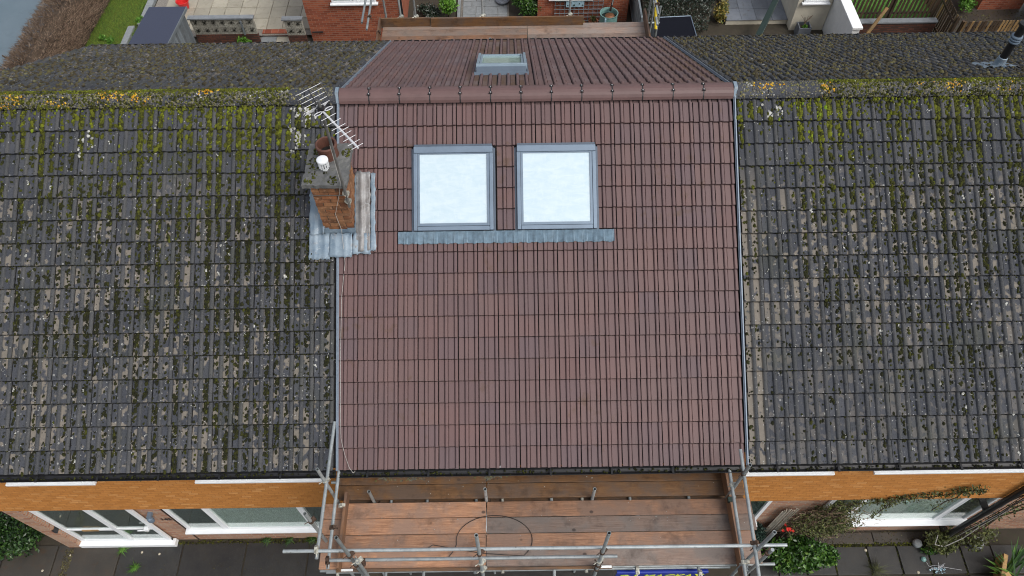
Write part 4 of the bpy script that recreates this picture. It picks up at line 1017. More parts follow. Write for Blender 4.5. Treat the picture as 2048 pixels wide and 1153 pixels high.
# pale knots of mortar dropped on the deck
P = [(random.uniform(-3, 3), random.uniform(-6.1, -4.75), PZ+.001) for _ in range(70)]; kk = len(P)
blobs('mortar_crumbs', P, [Vector((0,0,1))]*kk, rng.uniform(.003, .010, kk), rng.uniform(.002, .006, kk), MT['white_lichen'], S1)
P = [(random.gauss(cx, .10), random.gauss(-4.80, .035), PZ+.001) for cx in (-2.35, -1.95, -.75) for _ in range(70)]; kk = len(P)
blobs('mortar_splash', P, [Vector((0,0,1))]*kk, rng.uniform(.004, .020, kk), rng.uniform(.0012, .003, kk), MT['crust'], S1)
cab = [Vector((-1.42, -6.06, PZ+.008)), Vector((-1.33, -5.95, PZ+.008))] + [Vector((-.72+.56*math.cos(a), -5.78+.36*math.sin(a), PZ+.008)) for a in np.linspace(3.3, -.7, 28)] + [Vector((-.50, -6.0, PZ+.010)), Vector((-.9, -5.97, PZ+.012)), Vector((-1.3, -5.90, PZ+.012)), Vector((-1.62, -5.84, PZ+.01)), Vector((-1.75, -5.92, PZ+.008))]
tag(MB().path(cab, .0055, 5).build('loose_cable', MT['cable']), 'thin dark cable looped loosely on the scaffold planks', 'cable')
# banner on the outer ledger
BN = thing('banner', 'royal blue banner with yellow lettering hung from the scaffold ledger', 'banner', (1.7, -6.19, 3.3))
box('sheet', (1.08, -6.195, 3.3), (2.42, -6.188, PZ-.27), MT['blue'], BN)
tube('hem', (1.08, -6.192, PZ-.27), (2.42, -6.192, PZ-.27), .030, MT['blue'], BN, 12)
text_mesh('D.J. MACKAY', .215, MT['lime'], 'lettering', BN, Matrix.Translation((1.11, -6.200, PZ-.59)) @ FACE, .003, .25)

# rear scaffold
S2 = thing('scaffold', 'scaffold with narrow plank deck along the rear eaves beside the red brick wall', 'scaffold', (0, 6, 0), 'scaffolds')
for k, (ya, yb) in enumerate(((5.20, 5.425), (5.432, 5.657), (5.664, 5.885), (5.892, 6.115), (6.122, 6.30))):
    for (xa, xb) in ((-3.40, .02), (.035, 2.83)): scaf_board(S2, (xa, ya, PZ-.038), (xb, yb, PZ), 'board_gr' if xa > 0 or k > 2 else 'board')  # far boards on the left get duller wood as the toe board's shade
scaf_board(S2, (-3.42, 6.235, PZ+.005), (-2.265, 6.275, PZ+.235), 'board_dk', 'toe_board'); scaf_board(S2, (-2.245, 6.205, PZ+.005), (1.36, 6.243, PZ+.245), 'board_dk', 'toe_board')
scaf_board(S2, (-3.47, 5.15, PZ+.005), (-3.425, 6.30, PZ+.235), 'board_y', 'toe_board'); scaf_board(S2, (2.80, 5.15, PZ+.005), (2.845, 6.45, PZ+.26), 'board_y', 'toe_board')
for x, y_, zt in ((-3.30, 6.32, 6.1), (-2.95, 6.32, 6.1), (-2.6, 6.32, 6.1), (-1.02, 6.32, 6.1), (1.03, 6.32, 6.1), (3.0, 6.32, 6.0), (2.92, 6.40, 5.6), (-.83, 5.18, 5.05), (.72, 5.18, 4.95), (3.02, 5.75, 5.4)): ctube(S2, (x, y_, 0), (x, y_, zt))
ctube(S2, (-3.47, 6.9, RZ1), (-3.47, 4.78, RZ1)); ctube(S2, (-3.60, 6.9, RZ1), (-3.60, 5.02, RZ1)); ctube(S2, (2.86, 6.9, RZ1), (2.86, 5.15, RZ1)); ctube(S2, (3.0, 6.9, RZ2), (2.95, 5.45, RZ2))
ctube(S2, (-3.6, 6.36, RZ1), (3.3, 6.36, RZ1)); tube('tube', (-3.5, 6.34, PZ-.065), (3.2, 6.34, PZ-.065), TR, MT['tube'], S2, 10); tube('tube', (-3.5, 5.18, PZ-.065), (3.2, 5.18, PZ-.065), TR, MT['tube'], S2, 10)
for x in (-3.2, -1.6, -.2, 1.3, 2.7): tube('tube', (x, 5.0, PZ-.115), (x, 6.42, PZ-.115), TR, MT['tube'], S2, 10)
for c, d, m_ in (((-3.47, 5.2, RZ1), (0,1,0), 'rust'), ((-3.60, 5.9, RZ1), (0,1,0), 'zinc'), ((-2.95, 6.29, PZ+.23), (0,0,1), 'zinc'), ((-2.6, 6.29, PZ+.23), (0,0,1), 'zinc'), ((-1.02, 6.27, PZ+.24), (0,0,1), 'zinc'), ((1.03, 6.27, PZ+.24), (0,0,1), 'zinc'), ((2.86, 5.5, RZ1), (0,1,0), 'rust'), ((3.0, 6.32, RZ1), (0,0,1), 'rust'), ((-3.45, 5.75, PZ+.2), (0,1,0), 'rust')): coupler(S2, c, d, m_)
tube('padded_tube', (2.97, 5.62, 4.9), (2.93, 5.95, 5.45), .033, MT['yellow'], S2, 10)
# ================================================================ GROUND AND GARDENS
def ground_sheet(name, x0, x1, y0, y1, z, mat, n=1):
    mb = MB().poly([(x0, y0, z), (x1, y0, z), (x1, y1, z), (x0, y1, z)]); o = mb.build(name, mat); return struct(o)
ground_sheet('ground', -90, 90, -70, 120, -.03, MT['soil'])
def slabs(parent, xs, ys, z, mats, gap=.012, th=.05, jit=.006, skip=0):
    for a, b in zip(xs[:-1], xs[1:]):
        for c, d in zip(ys[:-1], ys[1:]):
            if random.random() < skip: continue
            mb = MB().box((a+gap, c+gap, z-th), (b-gap, d-gap, z+random.uniform(-jit, jit)), j=.004)
            mb.build('paving_slab', MT[random.choice(mats)], parent, bevel=.006)
def leaves(name, P, size, mat, parent=None, nrm=None, up=.3, asp=.55, as_stuff=True):
    """kite shaped leaves at points P (n,3)"""
    P = np.asarray(P, float); n = len(P)
    d = rng.normal(size=(n, 3)); d[:, 2] += up
    d /= np.linalg.norm(d, axis=1)[:, None]
    nn = rng.normal(size=(n, 3)) + (np.array([0, -.3, 1.2]) if nrm is None else np.asarray(nrm)*1.6); s = np.cross(d, nn); s /= np.linalg.norm(s, axis=1)[:, None]+1e-9
    L = (size*rng.uniform(.6, 1.3, n))[:, None]; w = L*asp*.5; fold = np.cross(s, d)*L*.12
    V = np.stack([P, P+d*L*.45+s*w+fold, P+d*L, P+d*L*.45-s*w+fold], 1).reshape(-1, 3)
    F = np.array([[0, 1, 2], [0, 2, 3]])[None] + (np.arange(n)*4)[:, None, None]
    return np_mesh(name, V, F.reshape(-1, 3), mat, parent)
def clump_pts(c, r, n, shell_=.55, lobes=9, flat=.0):
    """points near the surface of several overlapping lobes"""
    c = np.array(c, float); r = np.array(r, float); out = []
    L = []
    for _ in range(lobes):
        o = rng.normal(size=3); o /= np.linalg.norm(o); L.append((o*rng.uniform(.2, .62), rng.uniform(.36, .55)))
    while len(out) < n:
        o, s = L[rng.integers(lobes)]; v = rng.normal(size=3); v /= np.linalg.norm(v); q = o + v*s*rng.uniform(shell_, 1.05)
        p = c + q*r
        if p[2] < .01: continue
        out.append(p)
    return np.array(out)
def twigs(name, A, B, r, mat, parent=None):
    """thin three-sided twigs from A to B"""
    A, B = np.asarray(A, float), np.asarray(B, float); n = len(A); d = B-A; d /= np.linalg.norm(d, axis=1)[:, None]+1e-9
    x = np.cross(d, np.array([.3, .2, .9])); x /= np.linalg.norm(x, axis=1)[:, None]+1e-9; y = np.cross(d, x); V = []
    for k in range(3):
        a = 2*math.pi*k/3; o = (x*math.cos(a) + y*math.sin(a))*np.asarray(r).reshape(-1, 1); V.append(A+o)
    V.append(B); V = np.stack(V, 1).reshape(-1, 3)
    F = np.array([[0, 1, 3], [1, 2, 3], [2, 0, 3]])[None] + (np.arange(n)*4)[:, None, None]
    return np_mesh(name, V, F.reshape(-1, 3), mat, parent)
def shrub(name, label, cat, c, r, n, size, mat, group=None, stems=6, asp=.55, up=.3, lobes=9):
    t = thing(name, label, cat, (c[0], c[1], 0), group)
    leaves('crown', clump_pts(c, r, n, lobes=lobes), size, MT[mat], t, asp=asp, up=up)
    mb = MB()
    for _ in range(stems):
        q = Vector(c) + Vector((random.uniform(-.6, .6)*r[0], random.uniform(-.6, .6)*r[1], random.uniform(-.2, .5)*r[2])); mb.tube((c[0]+random.uniform(-.05, .05), c[1]+random.uniform(-.05, .05), -.03), q, .012, 5, .005)
    stuff(mb.build('stems', MT['stem'], t)); return t
def tuft(name, label, cat, x, y, z, n, h, sp, mat, group=None, w=.006):
    A = np.array([(x+random.gauss(0, sp*.25), y+random.gauss(0, sp*.25), z-.004) for _ in range(n)])
    B = A + np.array([(random.gauss(0, sp), random.gauss(0, sp), h*random.uniform(.5, 1.1)) for _ in range(n)])
    return tag(twigs(name, A, B, np.full(n, w), MT[mat]), label, cat, group)

# ---------------------------------------------------------------- front, end-house side
FP = ground_sheet('front_paving', -30, -3.0, -14, GF_Y-.001, -.02, MT['soil'])
slabs(FP, [-13.4, -12.1, -11.0, -9.92, -8.60, -7.32, -6.0, -4.7, -3.4], [-7.6, -6.2, -5.22, -4.50], .01, ['slab_dk', 'slab_br', 'slab_dk'], gap=.014)
box('joint_mortar', (-9.90, -6.2, -.02), (-9.52, -4.55, .004), MT['mortar'], FP)
def litter(name, label, x0, x1, y0, y1, n, mat, z=.0, rmax=.022):
    P = [(random.uniform(x0, x1), random.uniform(y0, y1), z) for _ in range(n)]
    o = blobs(name, P, [Vector((0,0,1))]*n, rng.uniform(.004, rmax, n), rng.uniform(.003, .014, n), MT[mat], None, rng.uniform(0, .6, n)); return tag(o, label, 'debris')
litter('moss_debris', 'crumbled moss lying in the joint of the dark paving by the brick pier', -9.75, -9.58, -5.6, -4.6, 420, 'bmoss', .012)
litter('moss_debris', 'moss crumbs scattered along the foot of the brick wall under the white window', -9.2, -3.6, -4.54, -4.45, 700, 'moss', .006)
litter('moss_debris', 'moss fragments strewn over dark slabs under the entrance screen', -8.7, -4.0, -5.6, -4.5, 160, 'bmoss', .014, .012)
for i, (x, y_) in enumerate(((-8.57, -4.62), (-5.60, -4.47), (-5.12, -4.47), (-4.65, -4.47), (-8.22, -4.98))):
    tuft('weed', ['small green weed in the slab joint before the entrance screen', 'green grassy weed at the foot of the wall under the blind', 'green grassy weed at the foot of the wall under the blind', 'green grassy weed at the foot of the wall under the blind', 'tiny weed in a crack of the brown slab'][i], 'weed', x, y_, .005, 70, .10 if i else .07, .085, 'leaf_br' if i in (0, 4) else 'leaf', 'weeds by the end house' if i in (1, 2, 3) else None, .009)
for i, (x, y_) in enumerate(((-9.62, -4.72), (-7.78, -4.72), (-8.15, -4.68), (-10.1, -5.02))):
    tag(MB().lathe((x, y_, .012), [(0, .012), (.012, .010), (.022, .004), (.026, 0)], 7).build('pebble', MT['stone']), ['pale pebble in the crumbled joint by the brick pier', 'larger pale pebble on the dark slab before the entrance', 'tiny pale pebble on the dark slab before the entrance', 'pale pebble on the slab beside the dark hedge'][i], 'pebble')
shrub('hedge', 'dark green leafy hedge beside the brick pier of the end house', 'hedge', (-11.0, -4.35, .42), (1.25, .62, .62), 7000, .075, 'leaf_hd', stems=10, lobes=14)

# under the scaffold
UG = ground_sheet('scaffold_yard', -3.0, 3.15, -14, GF_Y-.001, -.018, MT['slab_dk'])
A = np.array([(random.uniform(-3, 3), random.uniform(-7.4, -6.0), -.02) for _ in range(2500)]); B = A + np.array([(random.gauss(0, .03), random.gauss(0, .03), random.uniform(.03, .09)) for _ in range(2500)])
tag(stuff(twigs('grass', A, B, np.full(2500, .006), MT['grass'])), 'rough grass below the outer edge of the scaffold', 'grass')

# ---------------------------------------------------------------- front, flue-house side
RP = ground_sheet('flue_house_paving', 3.15, 30, -14, GF_Y-.001, -.016, MT['soil'])
slabs(RP, [4.30, 4.90, 5.48, 6.09, 6.80, 7.42, 8.04, 8.72, 9.35, 10.0], [-6.6, -5.95, -5.33, -4.74], .012, ['slab_dk'], gap=.019, jit=.010)
slabs(RP, [5.7, 7.0, 8.4], [-4.71, -4.46], .006, ['slab_br'], gap=.01)
litter('moss_debris', 'moss and leaf crumbs along the joint below the wide white window', 5.6, 9.0, -4.76, -4.68, 600, 'moss', .006)
litter('moss_debris', 'small stones and crumbs scattered on the strip below the wide white window', 5.6, 9.2, -4.7, -4.45, 300, 'bmoss', .01, .014)
P = []
for xj in (6.09, 6.80, 7.42, 8.04, 8.72): P += [(xj + random.gauss(0, .012), random.uniform(-5.9, -4.74), .004) for _ in range(60)]
kk = len(P); tag(blobs('joint_moss', P, [Vector((0, 0, 1))]*kk, rng.uniform(.006, .02, kk), rng.uniform(.004, .014, kk), MT['moss'], None, rng.uniform(0, .45, kk)), 'moss growing in the joints of the dark slabs before the wide window', 'moss')
sh = shrub('shrub', 'rounded glossy green shrub beside the scaffold end', 'shrub', (5.26, -4.96, .50), (.74, .44, .52), 7500, .085, 'leaf', stems=9, asp=.62, lobes=13)
fl_ = thing('red_flower', 'cluster of scarlet blooms above the glossy shrub', 'flower', (4.86, -4.72, 0))
mb = MB()
for k in range(8):
    q = Vector((4.88 + random.gauss(0, .05), -4.72 + random.gauss(0, .035), 1.18 + random.gauss(0, .03)))
    for s in range(5):
        a = s*1.257 + k; mb.poly([q, q + Vector((.022*math.cos(a-.5), .022*math.sin(a-.5), .01)), q + Vector((.032*math.cos(a), .032*math.sin(a), .006)), q + Vector((.022*math.cos(a+.5), .022*math.sin(a+.5), .01))])
mb.build('petals', MT['petal'], fl_); tube('stalk', (4.86, -4.72, -.02), (4.88, -4.72, 1.17), .008, MT['stem'], fl_, 5)
pc = thing('potted_conifer', 'dark blue green dwarf conifer in a pale stone tub beside the shrub', 'potted plant', (4.42, -4.68, 0))
MB().lathe((4.42, -4.68, -.016), [(0, .01), (.17, 0), (.21, .28), (.235, .30), (.235, .34), (.20, .34), (.185, .25), (0, .25)], 22).build('tub', MT['greypot'], pc)
MB().lathe((4.42, -4.68, .28), [(0, 0), (.19, 0)], 16).build('compost', MT['soil'], pc)
leaves('crown', clump_pts((4.47, -4.62, .60), (.24, .22, .34), 3200, lobes=8), .075, MT['leaf_con'], pc, asp=.25, up=.2)
tube('stem', (4.42, -4.68, .27), (4.45, -4.65, .6), .02, MT['stem'], pc, 6)
# climber over the wall and window head
cl = thing('climber', 'straggling olive climbing plant covering the wall beside the wide white window', 'climber', (5.2, -4.6, 0))
Pc = [clump_pts((5.52, -4.62, 1.15), (.82, .24, 1.15), 6500, .3, lobes=22)]
def trail(a, b, n, sp, sag=0):
    a, b = np.array(a), np.array(b); u = rng.random(n)
    return a + (b-a)*u[:, None] + rng.normal(size=(n, 3))*np.array([sp, .03, sp]) - np.array([0, 0, sag])*(u*(1-u)*4)[:, None]
trl = [((5.4, -4.66, 2.45), (6.55, -4.66, 2.80), 500, .07), ((6.3, -4.66, 2.75), (7.6, -4.70, 3.35), 420, .055), ((7.2, -4.70, 3.25), (7.45, -4.72, 3.35), 160, .07), ((6.35, -4.62, 2.7), (6.4, -4.60, 1.5), 120, .05), ((7.35, -4.66, 3.1), (7.30, -4.60, 2.0), 60, .04), ((5.5, -4.6, 1.2), (5.85, -4.62, .55), 260, .10)]
Pc += [trail(a, b, n, s) for a, b, n, s in trl]
leaves('foliage', np.concatenate(Pc), .05, MT['leaf_oli'], cl, up=-.1)
mb = MB()
for a, b, n, s in trl: mb.path([Vector(a).lerp(Vector(b), q) + Vector((0, random.gauss(0, .015), random.gauss(0, .03))) for q in np.linspace(0, 1, 6)], .008, 5)
mb.path([(5.5, -4.6, -.02), (5.45, -4.62, 1.0), (5.4, -4.66, 2.45)], .02, 6).build('stems', MT['stem'], cl)
A = np.array([(random.gauss(5.50, .38), random.gauss(-4.66, .07), random.uniform(.3, 2.1)) for _ in range(900)]); B = A + np.array([(random.gauss(0, .12), random.gauss(0, .04), random.gauss(0, .12)) for _ in range(900)])
twigs('dead_twigs', A, B, np.full(900, .005), MT['twig'], cl)
# bamboo-coloured screen roll leaning on the wall
scn = thing('reed_screen', 'upright roll of pale brown reed screening against the wall by the conifer', 'reed screen', (4.86, -4.50, 0))
for k in range(16):
    x = 4.66 + k*.018; tube('reed', (x, -4.50 - random.uniform(0, .03), -.016), (x + random.gauss(0, .006), -4.50 - random.uniform(0, .03), 1.72 + random.gauss(0, .05)), .010, MT['greypot'], scn, 6)
# drain pipe with woody stems at the end of the window
dp = thing('drainpipe', 'black drainpipe with cables rising beside the wide white window', 'drainpipe', (8.28, -4.68, 0))
tube('pipe', (8.28, -4.68, -.016), (8.28, -4.68, 4.6), .052, MT['black'], dp, 12)
for k, z in enumerate((.4, 2.0, 3.8)): box('pipe_bracket', (8.22, -4.68, z), (8.34, UP_Y+.19 if z < 2.6 else UP_Y+.02, z+.035), MT['black'], dp)
for k in range(4): MB().path([(8.30 + .06*k + random.gauss(0, .03), -4.72 - .01*k, z + .0) for z in np.linspace(-.01, 4.2, 9)], .007, 5).build('cable', MT['cable'] if k % 2 else MT['cable_w'], dp)
st = thing('woody_climber', 'bare twisting brown climber stems with sparse yellow leaves around the drainpipe', 'climber', (8.75, -4.7, 0))
mb = MB()
for k in range(5):
    x0_ = 8.34 + .10*k; pts = [(x0_ + random.gauss(0, .05) + .05*z, -4.66 - .02*(k % 3) + random.gauss(0, .02), z) for z in np.linspace(-.02, 3.2, 9)]; mb.path(pts, random.uniform(.008, .017), 6)
mb.build('stems', MT['stem'], st)
pl = np.concatenate([clump_pts((8.25, -4.72, .35), (.55, .25, .42), 700, .3), clump_pts((8.8, -4.78, .5), (.5, .2, .6), 420, .3), trail((8.5, -4.7, .3), (8.7, -4.7, 2.8), 200, .1)])
leaves('foliage', pl, .07, MT['leaf_oli'], st, up=.1)
MB().path([(7.95, -4.75, .75), (8.0, -4.85, .45), (8.2, -4.88, .40), (8.45, -4.80, .7), (8.55, -4.72, 1.3), (8.6, -4.70, 2.2)], .009, 6).build('white_hose', MT['cable_w'], st)
tag(MB().lathe((7.86, -4.72, .0), [(0, .12), (.07, .11), (.09, .08), (.09, .03), (.06, 0), (0, 0)], 16).build('meter_box', MT['slab_gr']), 'grey rounded cover on the ground under the window corner by the drainpipe', 'cover')
tag(MB().lathe((9.05, -4.74, .0), [(0, .2), (.10, .19), (.13, .12), (.12, .02), (0, 0)], 16).build('meter_box', MT['slab_gr']), 'pale grey rounded cover behind the climber stems', 'cover')
ferns = shrub('fern', 'yellow green ferny plant at the corner of the dark slabs by the drainpipe', 'plant', (8.25, -4.85, .16), (.42, .16, .18), 420, .10, 'leaf_oli', asp=.3)
shrub('low_plant', 'low bluish green seedling between slabs below the window corner', 'plant', (8.02, -4.88, .12), (.14, .10, .14), 160, .08, 'leaf', asp=.4)
tuft('dry_tuft', 'dry olive grass tuft growing in the dark slab joint', 'grass tuft', 6.88, -5.22, .0, 130, .16, .15, 'leaf_oli', None, .004)
ph = thing('spiky_plant', 'green sword-leaved plant behind the timber bed edge', 'plant', (9.5, -5.35, 0))
mb = MB()
for k in range(26):
    a = random.uniform(.4, 3.6); L = random.uniform(.6, 1.15); b0_ = Vector((9.55 + random.gauss(0, .07), -5.35 + random.gauss(0, .07), -.016)); d_ = Vector((math.cos(a)*.8, math.sin(a)*.55, random.uniform(.5, 1.1))).normalized(); s_ = d_.cross(Vector((0, 0, 1))).normalized()*.024
    mid = b0_ + d_*L*.55; tip = b0_ + d_*L + Vector((0, 0, -.06)); mb.add([b0_-s_*.7, b0_+s_*.7, mid+s_, mid-s_, tip, mid-Vector((0, 0, .012)), b0_-Vector((0, 0, .008))], [(0, 6, 5, 3), (6, 1, 2, 5), (3, 5, 4), (5, 2, 4)])
mb.build('blades', MT['leaf'], ph)
bed = thing('timber_bed', 'rough golden timber corner of a raised bed beside the spiky plant', 'raised bed', (9.1, -5.6, 0))
MB().box((8.55, -5.75, -.016), (9.30, -5.66, .30), Matrix.Translation((0, 0, 0))).build('plank', MT['timber'], bed, bevel=.006)
Mb = Matrix.Translation((9.22, -5.42, 0)) @ Matrix.Rotation(R(62), 4, 'Z')
MB().box((-.55, -.04, -.016), (.45, .04, .32), Mb).build('plank', MT['timber'], bed, bevel=.006)
Mb = Matrix.Translation((8.98, -5.58, 0)) @ Matrix.Rotation(R(24), 4, 'Z')
MB().box((-.50, -.06, -.016), (.42, .06, .33), Mb).build('plank', MT['timber'], bed, bevel=.006)
lt = thing('solar_ornament', 'broken pale blue garden ornament with thin wires on the dark slabs', 'ornament', (8.12, -5.25, 0))
mb = MB()
for k in range(26):
    a = random.uniform(0, 6.28); q = Vector((8.12 + random.gauss(0, .06), -5.25 + random.gauss(0, .03), .03 + random.uniform(0, .05))); mb.poly([q, q + Vector((.06*math.cos(a), .03*math.sin(a), .02)), q + Vector((.04*math.cos(a+.8), .04*math.sin(a+.8), .0))])
stuff(mb.build('crumpled_film', MT['paleblue'], lt))
mb = MB()
for k in range(9): mb.path([(8.12, -5.24, .04), (8.12 + random.gauss(0, .10), -5.2 + random.gauss(0, .05), random.uniform(.05, .16)), (8.10 + random.gauss(0, .16), -5.18 + random.gauss(0, .07), random.uniform(.01, .12))], .004, 4)
mb.build('wires', MT['alu'], lt)
tag(MB().lathe((7.90, -5.03, .012), [(0, .06), (.035, .05), (.055, .025), (.05, 0), (0, 0)], 10).build('teal_ball', MT['teal']), 'small teal plastic piece beside the broken ornament', 'plastic piece')
for i, (x, y_, l) in enumerate(((6.78, -4.83, 'pale oval pebble on the joint of the dark slabs'), (7.72, -5.28, 'tan pebble on the dark slab near the broken ornament'))):
    tag(MB().lathe((x, y_, .012), [(0, .022), (.02, .018), (.030, .008), (.033, 0)], 8).build('pebble', MT['stone']), l, 'pebble')
tag(MB().lathe((6.75, -4.28-.14, .80), [(0, 0), (.05, 0), (.07, .10), (.06, .11), (0, .10)], 12).build('sill_pot', MT['terra']), 'dark pot with dried plant standing on the wide white window sill', 'pot') if False else None

# ---------------------------------------------------------------- rear: road, hedge, lawn
rd_ = MB().poly([(-60, -2, -.012), (-16.9, -2, -.012), (-16.75, 10.3, -.012), (-16.2, 11.5, -.012), (-16.05, 14.3, -.012), (-15.6, 60, -.012), (-60, 60, -.012)]).build('road', MT['asphalt']); struct(rd_)
hd = thing('bare_hedge', 'leafless brown clipped hedge between the road and the lawn', 'hedge', (-14.9, 11.5, 0))
n = 15000; A, B = [], []
for _ in range(n):
    y_ = random.uniform(7.0, 15.5); u = random.random(); xc = -15.15 + .05*(y_-10) ; hx = .85*math.sqrt(random.random())*random.choice((-1, 1)); top = 1.25*math.sqrt(max(.05, 1-(hx/.98)**2)) + .08*vnoise(y_*3, hx*3, 5)
    z = random.uniform(.35, 1)*top; p = np.array([xc+hx, y_, z]); A.append(p); B.append(p + np.array([hx*.12 + random.gauss(0, .05), random.gauss(0, .06), random.uniform(.03, .14)]))
twigs('twigs', A, B, np.full(n, .011), MT['twig'], hd)
mb = MB()
for _ in range(60):
    y_ = random.uniform(7, 15.5); xc = -15.15 + .05*(y_-10); mb.path([(xc+random.gauss(0, .1), y_, -.03), (xc+random.gauss(0, .2), y_+random.gauss(0, .1), .5), (xc+random.gauss(0, .45), y_+random.gauss(0, .2), 1.05)], .022, 5)
mb.build('stems', MT['stem'], hd)
V = []; nn = 24
for k in range(nn):
    y_ = 7 + 8.5*k/(nn-1); xc = -15.15 + .05*(y_-10)
    for a in range(9): t_ = math.pi*a/8; V.append((xc - .62*math.cos(t_)*random.uniform(.85, 1.1), y_, -.03 + .90*math.sin(t_)*random.uniform(.85, 1.1)))
mb = MB(); mb.add(V, [(k*9+a, k*9+a+1, (k+1)*9+a+1, (k+1)*9+a) for k in range(nn-1) for a in range(8)]); mb.build('inner_mass', MT['stem'], hd)
lawn = MB().poly([(-14.6, 6, .0), (-13.3, 6, .0), (-13.1, 12.4, .0), (-12.75, 20, .0), (-14.2, 20, .0)]).build('lawn', MT['turf']); struct(lawn)
def grass_patch(name, label, x0, x1, y0, y1, z, n, h=.05, mat='grass'):
    A = np.stack([rng.uniform(x0, x1, n), rng.uniform(y0, y1, n), np.full(n, z)], 1); B = A + np.stack([rng.normal(0, .03, n), rng.normal(0, .03, n), rng.uniform(.3, 1.2, n)*h], 1)
    return tag(stuff(twigs(name, A, B, np.full(n, .008), MT[mat])), label, 'grass')
grass_patch('grass', 'mossy lawn grass beside the bare brown hedge', -14.4, -12.95, 10.8, 15, .0, 9000, .07)
mb = MB().box((-13.22, 10, -.03), (-13.02, 12.6, .09), j=.01).box((-12.95, 12.7, -.03), (-12.70, 15, .08), j=.01); tag(mb.build('stone_edging', MT['slab_gr']), 'grey stone edging between the lawn and the felt roofed shed', 'edging')
for i, (x, y_, s) in enumerate(((-13.9, 12.0, .16), (-13.6, 11.8, .2), (-12.9, 12.9, .2), (-13.95, 14.6, .25))):
    shrub('lawn_weed', ['leafy weed on the lawn edge close to the bare hedge', 'taller leafy weed on the lawn edge close to the bare hedge', 'weed growing over the stone edging behind the felt roofed shed', 'large weed under the far part of the bare hedge'][i], 'weed', (x, y_, s*.5), (s, s, s*.6), 160, .07, 'leaf_br', 'weeds around the mossy lawn', stems=1)
# shed
sd_ = thing('garden_shed', 'small grey boarded shed with blue black felt roof', 'shed', (-10.9, 10.5, 0))
box('walls', (-11.30, 9.2, -.03), (-10.42, 11.05, 1.60), MT['greywood'], sd_)
mb = MB(); zf, zb_ = 1.92, 1.66
mb.add([(-11.48, 9.0, zf), (-10.34, 9.0, zf), (-10.34, 11.25, zb_+.05), (-11.48, 11.25, zb_+.05), (-11.48, 9.0, zf+.03), (-10.34, 9.0, zf+.03), (-10.34, 11.25, zb_+.08), (-11.48, 11.25, zb_+.08)], [(3,2,1,0), (4,5,6,7), (0,1,5,4), (1,2,6,5), (2,3,7,6), (3,0,4,7)]); mb.build('felt_roof', MT['felt'], sd_)
for k in range(14): box('board', (-10.418, 9.2+k*.132, -.03), (-10.396, 9.2+k*.132+.126, 1.66+.018*(13-k)-.02), MT['greywood'], sd_)
mb = MB().add([(-10.335, 9.0, zf-.06), (-10.315, 9.0, zf-.06), (-10.315, 11.25, zb_-.01), (-10.335, 11.25, zb_-.01), (-10.335, 9.0, zf+.035), (-10.315, 9.0, zf+.035), (-10.315, 11.25, zb_+.085), (-10.335, 11.25, zb_+.085)], [(3,2,1,0), (4,5,6,7), (0,1,5,4), (1,2,6,5), (2,3,7,6), (3,0,4,7)]); mb.build('barge_board', MT['greywood'], sd_)
# patio
PT = ground_sheet('patio', -12.6, -6.95, 12.02, 30, .06, MT['mortar'])
slabs(PT, [-12.2 + .525*k for k in range(11)], [12.30 + .6*k for k in range(5)], .10, ['slab_tan'], gap=.008, jit=.004)
box('step_riser', (-8.62, 12.10, -.03), (-7.66, 12.30, .095), MT['redbrick'], PT)
ST_ = ground_sheet('lower_step', -8.7, -7.6, 11.0, 12.09, -.022, MT['mortar']); slabs(ST_, [-8.66, -8.14, -7.64], [11.45, 12.08], -.012, ['slab_tan', 'slab_gr'], gap=.008)
tag(MB().lathe((-11.52, 13.52, .10), [(0, .02), (.15, .02), (.20, .26), (.225, .28), (.215, .30), (.19, .27), (.14, .05), (0, .05)], 24).build('red_bucket', MT['red']), 'red plastic bucket on the tan patio behind the shed', 'bucket')
def screen_wall(label, x0, n, y, z0, rows=2, plinth=.36):
    bs_ = .29; w = thing('screen_wall', label, 'wall', (x0+n*bs_/2, y, 0), 'pierced block walls by the patio')
    box('plinth', (x0, y-.05, -.03), (x0+n*bs_, y+.05, z0), MT['darkbrick'], w)
    # one pierced block with a flower of eight petals
    mb = MB(); h = bs_/2 - .004
    for (a, b, c_, d) in ((-h, -h, h, -h+.026), (-h, h-.026, h, h), (-h, -h+.026, -h+.026, h-.026), (h-.026, -h+.026, h, h-.026)): mb.box((a, -.045, b), (c_, .045, d))
    for k in range(8):
        a = k*math.pi/4; L = .112 if k % 2 == 0 else .150
        for s in (-1, 1):
            pr = [(.0, .0), (L*.5, .030*s), (L, 0)]
            for (p0, q0), (p1, q1) in zip(pr[:-1], pr[1:]):
                A0 = Vector((p0*math.cos(a)-q0*math.sin(a), -.042, p0*math.sin(a)+q0*math.cos(a))); A1 = Vector((p1*math.cos(a)-q1*math.sin(a), -.042, p1*math.sin(a)+q1*math.cos(a)))
                nrm = Vector((-(A1-A0).z, 0, (A1-A0).x)).normalized()*.010
                mb.add([A0-nrm, A1-nrm, A1+nrm, A0+nrm] + [q + Vector((0, .035, 0)) for q in (A0-nrm, A1-nrm, A1+nrm, A0+nrm)], [(0,1,2,3), (7,6,5,4), (0,4,5,1), (2,6,7,3)])
    me = bpy.data.meshes.new('pierced_block'); me.from_pydata(mb.v, [], mb.f); me.materials.append(MT['screen'])
    for i in range(n):
        for r_ in range(rows): link(bpy.data.objects.new('pierced_block', me), w, (x0 + bs_*(i+.5), y, z0 + bs_*(r_+.5)))
    box('dark_backing', (x0+.01, y+.046, z0), (x0+n*bs_-.01, y+.056, z0+rows*bs_), MT['soil'], w)  # dark sheet added behind the blocks so the holes look dark
    box('coping', (x0-.05, y-.09, z0+rows*bs_), (x0+n*bs_+.03, y+.09, z0+rows*bs_+.055), MT['coping'], w, bevel=.006)
    return w
